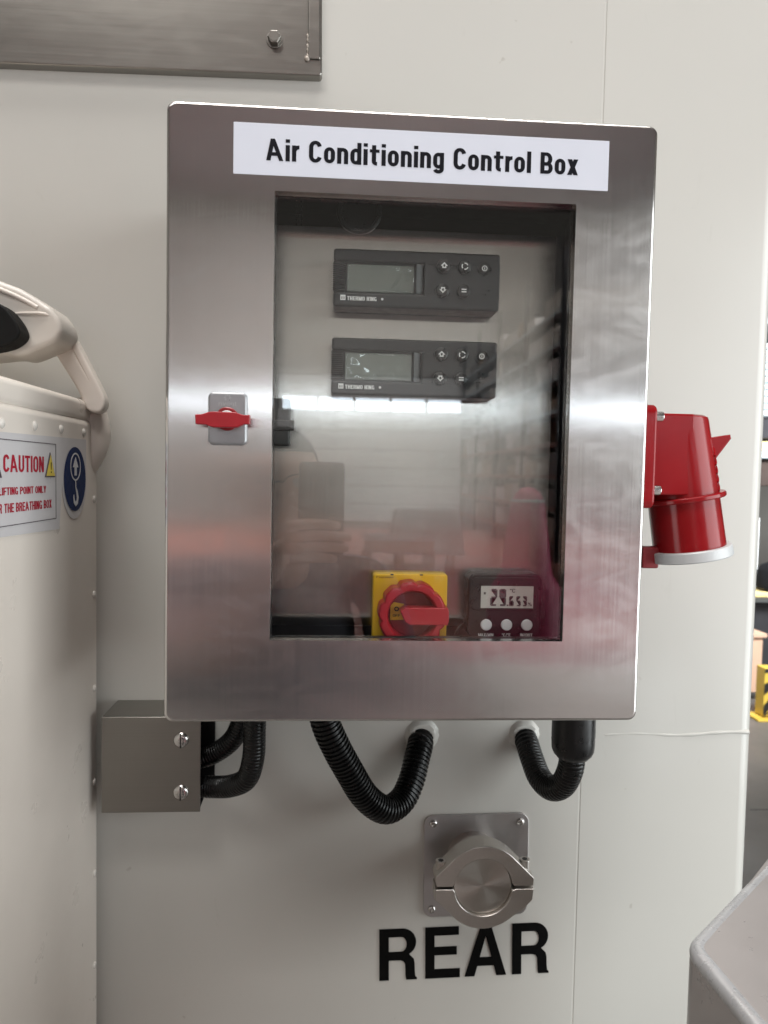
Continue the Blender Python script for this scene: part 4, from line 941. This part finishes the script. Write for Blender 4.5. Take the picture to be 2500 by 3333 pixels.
# ---------------------------------------------------------------- the hall mirrored in steel and glass
dr = thing("sectional_door", "large white sectional hall door with one row of windows, mirrored in the box window", "door", (1.2, -24, FLOOR))
DX0, DX1 = -1.95, 4.32
DOORM = plain("white_door_sections", (0.53, 0.545, 0.56), 0.5, 0, 0.03, 1)
for k in range(8):
    z0 = FLOOR + 0.02 + k * 0.605
    if k == 6: continue
    bm = new(); box(bm, DX0, DX1, -24.06, -24.0, z0 + .012, z0 + 0.593, 0.012, 2); obj("section", bm, DOORM, dr)
SKY = emit("daylight_panes", (0.80, 0.90, 1.0), 11.0)
z0 = FLOOR + 0.02 + 6 * 0.605
bm = new(); box(bm, DX0, DX1, -24.06, -24.0, z0 + .012, z0 + 0.07, 0.004, 1); box(bm, DX0, DX1, -24.06, -24.0, z0 + .49, z0 + 0.593, 0.004, 1)
for k in range(6):
    x = -1.84 + k * 1.205; box(bm, x - .05, x + .05, -24.06, -24.0, z0 + .07, z0 + .49)
obj("window_frame", bm, DOORM, dr)
for k in range(5):
    x = -1.84 + k * 1.205; bm = new(); box(bm, x + .05, x + 1.155, -24.04, -24.02, z0 + .07, z0 + .49); obj("pane", bm, SKY, dr)
ENDW = plain("dark_end_wall", (0.33, 0.325, 0.32), 0.7, 0, 0.06, 1)
bm = new(); box(bm, -16, DX0 - .05, -24.3, -24.05, FLOOR, 8); box(bm, DX1 + .05, 16, -24.3, -24.05, FLOOR, 8); box(bm, DX0 - .05, DX1 + .05, -24.3, -24.05, z0 + 1.25, 8)
struct(obj("end_wall", bm, ENDW))
bm = new(); box(bm, -16, 16, -24.3, 9.0, 8.9, 9.1); struct(obj("ceiling", bm, plain("hall_roof", (0.50, 0.545, 0.575), 0.7, 0, 0.1, 1)))
for x0w, n, lab in ((-9.4, 2, "added row of glowing panes in the far wall, left of the white sectional door"), (9.9, 5, "added row of glowing panes in the far wall, right of the white sectional door")):  # unseen emissive rows, added to stretch the bright band across the steel door
    t = thing("added_glow_row", lab, "glow panel", (x0w, -24.0, z0))
    for k in range(n):
        bm = new(); x = x0w + k * 1.205; box(bm, x + .05, x + 1.155, -24.04, -24.01, z0 + .07, z0 + .49); obj("pane", bm, SKY, t)
    bm = new()
    for k in range(n + 1): box(bm, x0w + k * 1.205 - .05, x0w + k * 1.205 + .05, -24.05, -23.99, z0 + .07, z0 + .49)
    box(bm, x0w - .05, x0w + n * 1.205 + .05, -24.05, -23.99, z0, z0 + .07); box(bm, x0w - .05, x0w + n * 1.205 + .05, -24.05, -23.99, z0 + .49, z0 + .56); obj("frame", bm, DOORM, t)
# long rack along the right of the mirrored hall
lr = thing("pallet_rack", "long steel rack full of pale boxes along the hall, mirrored right of the white door", "rack", (4.6, -18, FLOOR))
RUST = plain("rusty_red_rack", (0.30, 0.12, 0.09), 0.5, 0, 0.1, 2)
for y in (-13.0, -15.7, -18.4, -21.1, -23.5):
    bm = new(); box(bm, 4.10, 4.20, y - .05, y + .05, FLOOR, 4.2); box(bm, 5.05, 5.15, y - .05, y + .05, FLOOR, 4.2); obj("upright", bm, DARKBIN, lr)
for k in range(8):
    z = FLOOR + 0.35 + k * 0.62
    bm = new(); box(bm, 4.08, 5.17, -23.5, -13.0, z, z + .07); obj("shelf_deck", bm, BLUEGREY if k > 3 else RUST, lr)
rnd = random.Random(5)
PALE = [plain("pale_carton_%d" % i, c, 0.6, 0, 0.06, 3) for i, c in enumerate(((0.5, 0.47, 0.43), (0.36, 0.27, 0.2), (0.2, 0.19, 0.19), (0.55, 0.53, 0.52)))]
for k in range(8):
    z = FLOOR + 0.42 + k * 0.62
    y = -13.2
    while y > -23.2:
        w = rnd.uniform(.5, 1.1); h = rnd.uniform(.22, .48)
        if rnd.random() < .82:
            bm = new(); box(bm, 4.15, 5.0, y - w, y - .05, z + .002, z + h, 0.01, 1)
            tag(obj("rack_box", bm, PALE[rnd.randrange(4)]), "pale storage box standing on the long hall rack, mirrored in the window", "box", "boxes on the long hall rack")
        y -= w
# tables mirrored in the glass
CLOTH = plain("white_cloth", (0.62, 0.62, 0.64), 0.7, 0, 0.03, 4); WOOD = plain("orange_plywood", (0.46, 0.25, 0.15), 0.6, 0, 0.1, 3)
t = thing("covered_table", "table under a white hanging cloth in the hall, mirrored in the window", "table", (1.45, -11.4, FLOOR))
bm = new()
a = []; b = []
for k in range(48):
    an = 2 * PI * k / 48; cx_, cy_ = math.cos(an), math.sin(an)
    m_ = max(abs(cx_), abs(cy_)); px, py = cx_ / m_, cy_ / m_
    fl = 1 + 0.12 * math.sin(k * 1.9) + .08
    a.append(bm.verts.new((1.45 + px * .5, -11.4 + py * .35, -0.60))); b.append(bm.verts.new((1.45 + px * (.5 + .10 * fl), -11.4 + py * (.35 + .10 * fl), -1.30)))
for k in range(48): bm.faces.new((a[k], a[(k + 1) % 48], b[(k + 1) % 48], b[k]))
bm.faces.new(a); obj("cloth", bm, CLOTH, t)
for sx in (-.42, .42):
    for sy in (-.28, .28):
        bm = new(); box(bm, 1.45 + sx - .03, 1.45 + sx + .03, -11.4 + sy - .03, -11.4 + sy + .03, FLOOR + .004, -0.61); obj("leg", bm, WOOD, t)
t = thing("plywood_bench", "low plywood bench with a pale top in the hall, mirrored in the window", "bench", (0.92, -10.4, FLOOR))
bm = new(); box(bm, 0.38, 1.46, -10.8, -10.0, -1.00, -0.95, .005); obj("top", bm, CLOTH, t)
bm = new(); box(bm, 0.42, 1.42, -10.75, -10.05, -1.18, -1.002); obj("apron", bm, WOOD, t)
for x in (.45, .92, 1.38):
    bm = new(); box(bm, x - .06, x + .06, -10.7, -10.1, FLOOR + .004, -1.19); obj("leg", bm, WOOD, t)
bm = new(); box(bm, 0.40, 1.44, -10.7, -10.1, -1.45, -1.41); obj("lower_shelf", bm, WOOD, t)
# pink padded post
PINK = plain("pink_padding", (0.72, 0.09, 0.20), 0.35, 0, 0.05, 12)
t = thing("padded_post", "bright pink rounded post behind the photographer, mirrored above the thermometer", "post", (0.72, -2.2, FLOOR))
bm = new(); lathe(bm, [(0, 0.150), (0.02, 0.155), (1.10, 0.150), (1.17, 0.140), (1.24, 0.098), (1.36, 0.085), (1.50, 0.066), (1.545, 0.050), (1.565, 0.025), (1.57, 0.006)], (0.690, -2.2, FLOOR), (0.0, 0, 1), 40)
obj("padding", bm, PINK, t)
bm = new(); lathe(bm, [(1.512, 0.0665), (1.520, 0.066), (1.524, 0.060)], (0.690, -2.2, FLOOR), (0, 0, 1), 40, False, False); obj("seam_band", bm, CLOTH, t)

# ---------------------------------------------------------------- the photographer
SKIN = plain("skin", (0.74, 0.46, 0.37), 0.45, 0, 0.08, 40)
HAIR = plain("dark_hair", (0.03, 0.024, 0.02), 0.6, 0, 0.2, 150, 0.3, 400)
SHIRT = plain("blue_grey_shirt", (0.15, 0.155, 0.185), 0.8, 0, 0.1, 30, 0.2, 200)
TROU = plain("dark_trousers", (0.03, 0.032, 0.042), 0.8, 0, 0.1, 30)
def skin_mesh(verts, edges, rad, root=0, levels=2):
    me = bpy.data.meshes.new("sk"); me.from_pydata([Vector(v) for v in verts], edges, [])
    o = bpy.data.objects.new("sk", me); COL.objects.link(o)
    md = o.modifiers.new("s", 'SKIN'); md.use_smooth_shade = True
    sv = me.skin_vertices[0].data
    for i, r in enumerate(rad):
        sv[i].radius = r if hasattr(r, '__len__') else (r, r); sv[i].use_root = (i == root)
    s2 = o.modifiers.new("ss", 'SUBSURF'); s2.levels = levels; s2.render_levels = levels
    dg = bpy.context.evaluated_depsgraph_get(); dg.update()
    out = bpy.data.meshes.new_from_object(o.evaluated_get(dg)); bpy.data.objects.remove(o); bpy.data.meshes.remove(me)
    for p in out.polygons: p.use_smooth = True
    return out
pn = thing("person", "photographer in a blue grey shirt and glasses holding up a phone, mirrored in the window", "person", (-0.17, -0.95, FLOOR))
hc = Vector((-0.165, -0.850, -0.075))
bm = new(); bmesh.ops.create_uvsphere(bm, u_segments=48, v_segments=36, radius=1)
for v in bm.verts:
    x, y, z = v.co; sx = 0.077 * (1 - 0.20 * max(0, -z - .1)); sy = 0.096 * (1 - .10 * max(0, -z)); 
    p = Vector((x * sx, y * sy, z * 0.118))
    if y > 0.4:
        if abs(x) < .22 and -0.45 < z < .12: p.y += 0.022 * (1 - abs(x) / .22) * (0.12 - z) / .57
        if .12 < z < .3 and .2 < abs(x) < .62: p.y -= 0.006
        if -.66 < z < -.56 and abs(x) < .33: p.y += 0.003
    if y > 0 and z < -.6: p.y += 0.014 * (-z - .6) / .4
    v.co = hc + p
for sx in (-1, 1):
    lathe(bm, [(0, 0.010), (0.006, 0.026), (0.010, 0.024), (0.012, 0.012)], hc + Vector((sx * 0.074, -0.006, 0.0)), (sx, -.2, 0), 16)
me_head = bpy.data.meshes.new("h"); bm.to_mesh(me_head); bm.free()
for p in me_head.polygons: p.use_smooth = True
neck = skin_mesh([hc + Vector((0, -0.02, -0.06)), hc + Vector((0, -0.04, -0.13)), hc + Vector((0, -0.05, -0.21))], [(0, 1), (1, 2)], [.055, .055, .07])
# phone hand (his right) and the resting hand
wrist = Vector((-0.175, -0.635, -0.225)); elbow = Vector((-0.40, -0.74, -0.46)); sh = Vector((-0.37, -0.93, -0.27))
V = [wrist, Vector((-0.155, -0.622, -0.185)), Vector((-0.140, -0.612, -0.150)), elbow]; E = [(0, 1), (1, 2), (0, 3)]; Rd = [(.026, .021), (.034, .016), (.030, .013), (.042, .040)]
hand = [skin_mesh(V, E, Rd)]
fg = [(-0.128, 0.098), (-0.147, 0.112), (-0.166, 0.104), (-0.184, 0.080)]
for i, (z, L_) in enumerate(fg):
    b0 = Vector((-0.148 + .004 * i, -0.604, z - .004)); s_ = 0.001 * i
    pts = [b0, b0 + Vector((L_ * .42, 0.006 + s_, 0.006)), b0 + Vector((L_ * .75, 0.002, 0.006)), b0 + Vector((L_, -0.010, 0.002))]
    hand.append(skin_mesh(pts, [(0, 1), (1, 2), (2, 3)], [.0098, .0095, .0085, .0072]))
pts = [Vector((-0.150, -0.628, -0.160)), Vector((-0.150, -0.632, -0.125)), Vector((-0.140, -0.632, -0.095)), Vector((-0.128, -0.630, -0.075))]
hand.append(skin_mesh(pts, [(0, 1), (1, 2), (2, 3)], [.015, .012, .0105, .008]))
w2 = Vector((0.12, -0.90, -0.83)); sh2 = Vector((0.035, -0.96, -0.27)); el2 = Vector((0.10, -0.97, -0.57))
hand.append(skin_mesh([el2, w2, w2 + Vector((0, .02, -.06)), w2 + Vector((0, .03, -.10))], [(0, 1), (1, 2), (2, 3)], [.042, .027, (.016, .036), (.013, .032)]))
for i in range(4):
    b0 = w2 + Vector((-.004, 0.055 - .02 * i, -.105 + .004 * abs(i - 1.5))); L_ = (.085, .095, .09, .07)[i]
    hand.append(skin_mesh([b0, b0 + Vector((-.004, 0, -L_ * .5)), b0 + Vector((-.014, 0, -L_))], [(0, 1), (1, 2)], [.0095, .009, .0075]))
hand.append(skin_mesh([w2 + Vector((0, .035, -.04)), w2 + Vector((-.005, .062, -.075)), w2 + Vector((-.012, .070, -.105))], [(0, 1), (1, 2)], [.014, .011, .009]))
meshobj("body", joined([me_head, neck] + hand), SKIN, pn)
ch = Vector((-0.168, -0.955, -0.42)); pv = Vector((-0.168, -0.965, -0.84))
V = [pv, Vector((-.168, -.96, -.62)), ch, Vector((-.168, -.945, -.285)), sh, elbow.lerp(sh, .06), sh2, el2]
E = [(0, 1), (1, 2), (2, 3), (3, 4), (4, 5), (3, 6), (6, 7)]
shirt = skin_mesh(V, E, [(.17, .12), (.165, .115), (.175, .12), (.085, .075), (.066, .066), (.054, .054), (.066, .066), (.056, .056)])
sl = skin_mesh([sh, sh.lerp(elbow, .55), elbow, elbow.lerp(wrist, .35)], [(0, 1), (1, 2), (2, 3)], [.066, .058, .052, .046])
meshobj("shirt", joined([shirt, sl]), SHIRT, pn)
tr_ = []
V = [pv + Vector((0, 0, .02)), pv + Vector((0, 0, -.10)), pv + Vector((-.095, 0, -.16)), pv + Vector((-.10, .01, -.46)), Vector((-.268, -.97, FLOOR + .08)), pv + Vector((.095, 0, -.16)), pv + Vector((.10, .01, -.46)), Vector((-.068, -.97, FLOOR + .08))]
meshobj("trousers", skin_mesh(V, [(0, 1), (1, 2), (2, 3), (3, 4), (1, 5), (5, 6), (6, 7)], [(.165, .115), (.16, .115), .088, .062, .052, .088, .062, .052]), TROU, pn)
for sx in (-.268, -.068):
    meshobj("shoe", skin_mesh([Vector((sx, -1.02, FLOOR + .045)), Vector((sx, -.94, FLOOR + .05)), Vector((sx, -.80, FLOOR + .035))], [(0, 1), (1, 2)], [.045, .048, .036]), BLACK, pn)
bm = new(); bmesh.ops.create_uvsphere(bm, u_segments=40, v_segments=30, radius=1)
dl = []
for v in bm.verts:
    x, y, z = v.co
    if z < (0.55 if y > 0.25 else (0.1 if y > -.1 else -.45)): dl.append(v)
    v.co = hc + Vector((x * .081, y * .100 - .002, z * .124))
bmesh.ops.delete(bm, geom=dl, context='VERTS'); obj("hair", bm, HAIR, pn)
bm = new()
for sx in (-1, 1):
    c = hc + Vector((sx * .033, .097, .010))
    sweep(bm, [c + Vector((.025 * math.cos(R(a)), -.004 * abs(math.cos(R(a))), .019 * math.sin(R(a)))) for a in range(0, 361, 15)], 0.0014, 8, False)
    sweep(bm, [c + Vector((sx * .025, -.004, .004)), hc + Vector((sx * .078, .05, .014)), hc + Vector((sx * .080, -.01, .012))], 0.0014, 8)
sweep(bm, [hc + Vector((-.009, .097, .014)), hc + Vector((0, .099, .017)), hc + Vector((.009, .097, .014))], .0013, 8)
obj("glasses", bm, BLACK, pn)
bm = new()
for sx in (-1, 1):
    bmesh.ops.create_uvsphere(bm, u_segments=14, v_segments=10, radius=0.0115, matrix=Matrix.Translation(hc + Vector((sx * .031, .078, .012))))
obj("eyes", bm, plain("eye_white", (0.5, 0.48, 0.46), 0.2), pn)
phn = thing("phone", "dark phone held upright by the photographer, mirrored in the box window", "phone", (-0.0835, -0.618, -0.10))
bm = new(); rr_plate(bm, 0.0835, -0.1035, 0.0765, 0.160, 0.009, 0.6195, 0.6115, 0.002, 6, mat=Matrix.Rotation(PI, 4, 'Z'))
obj("case", bm, plain("phone_back", (0.035, 0.033, 0.036), 0.3, 0.2, 0.05, 40), phn)
bm = new(); rr_plate(bm, -0.058, -0.048, 0.022, 0.040, 0.006, -0.6110, -0.6098, 0.0004, 6); obj("camera_module", bm, BLACK, phn)
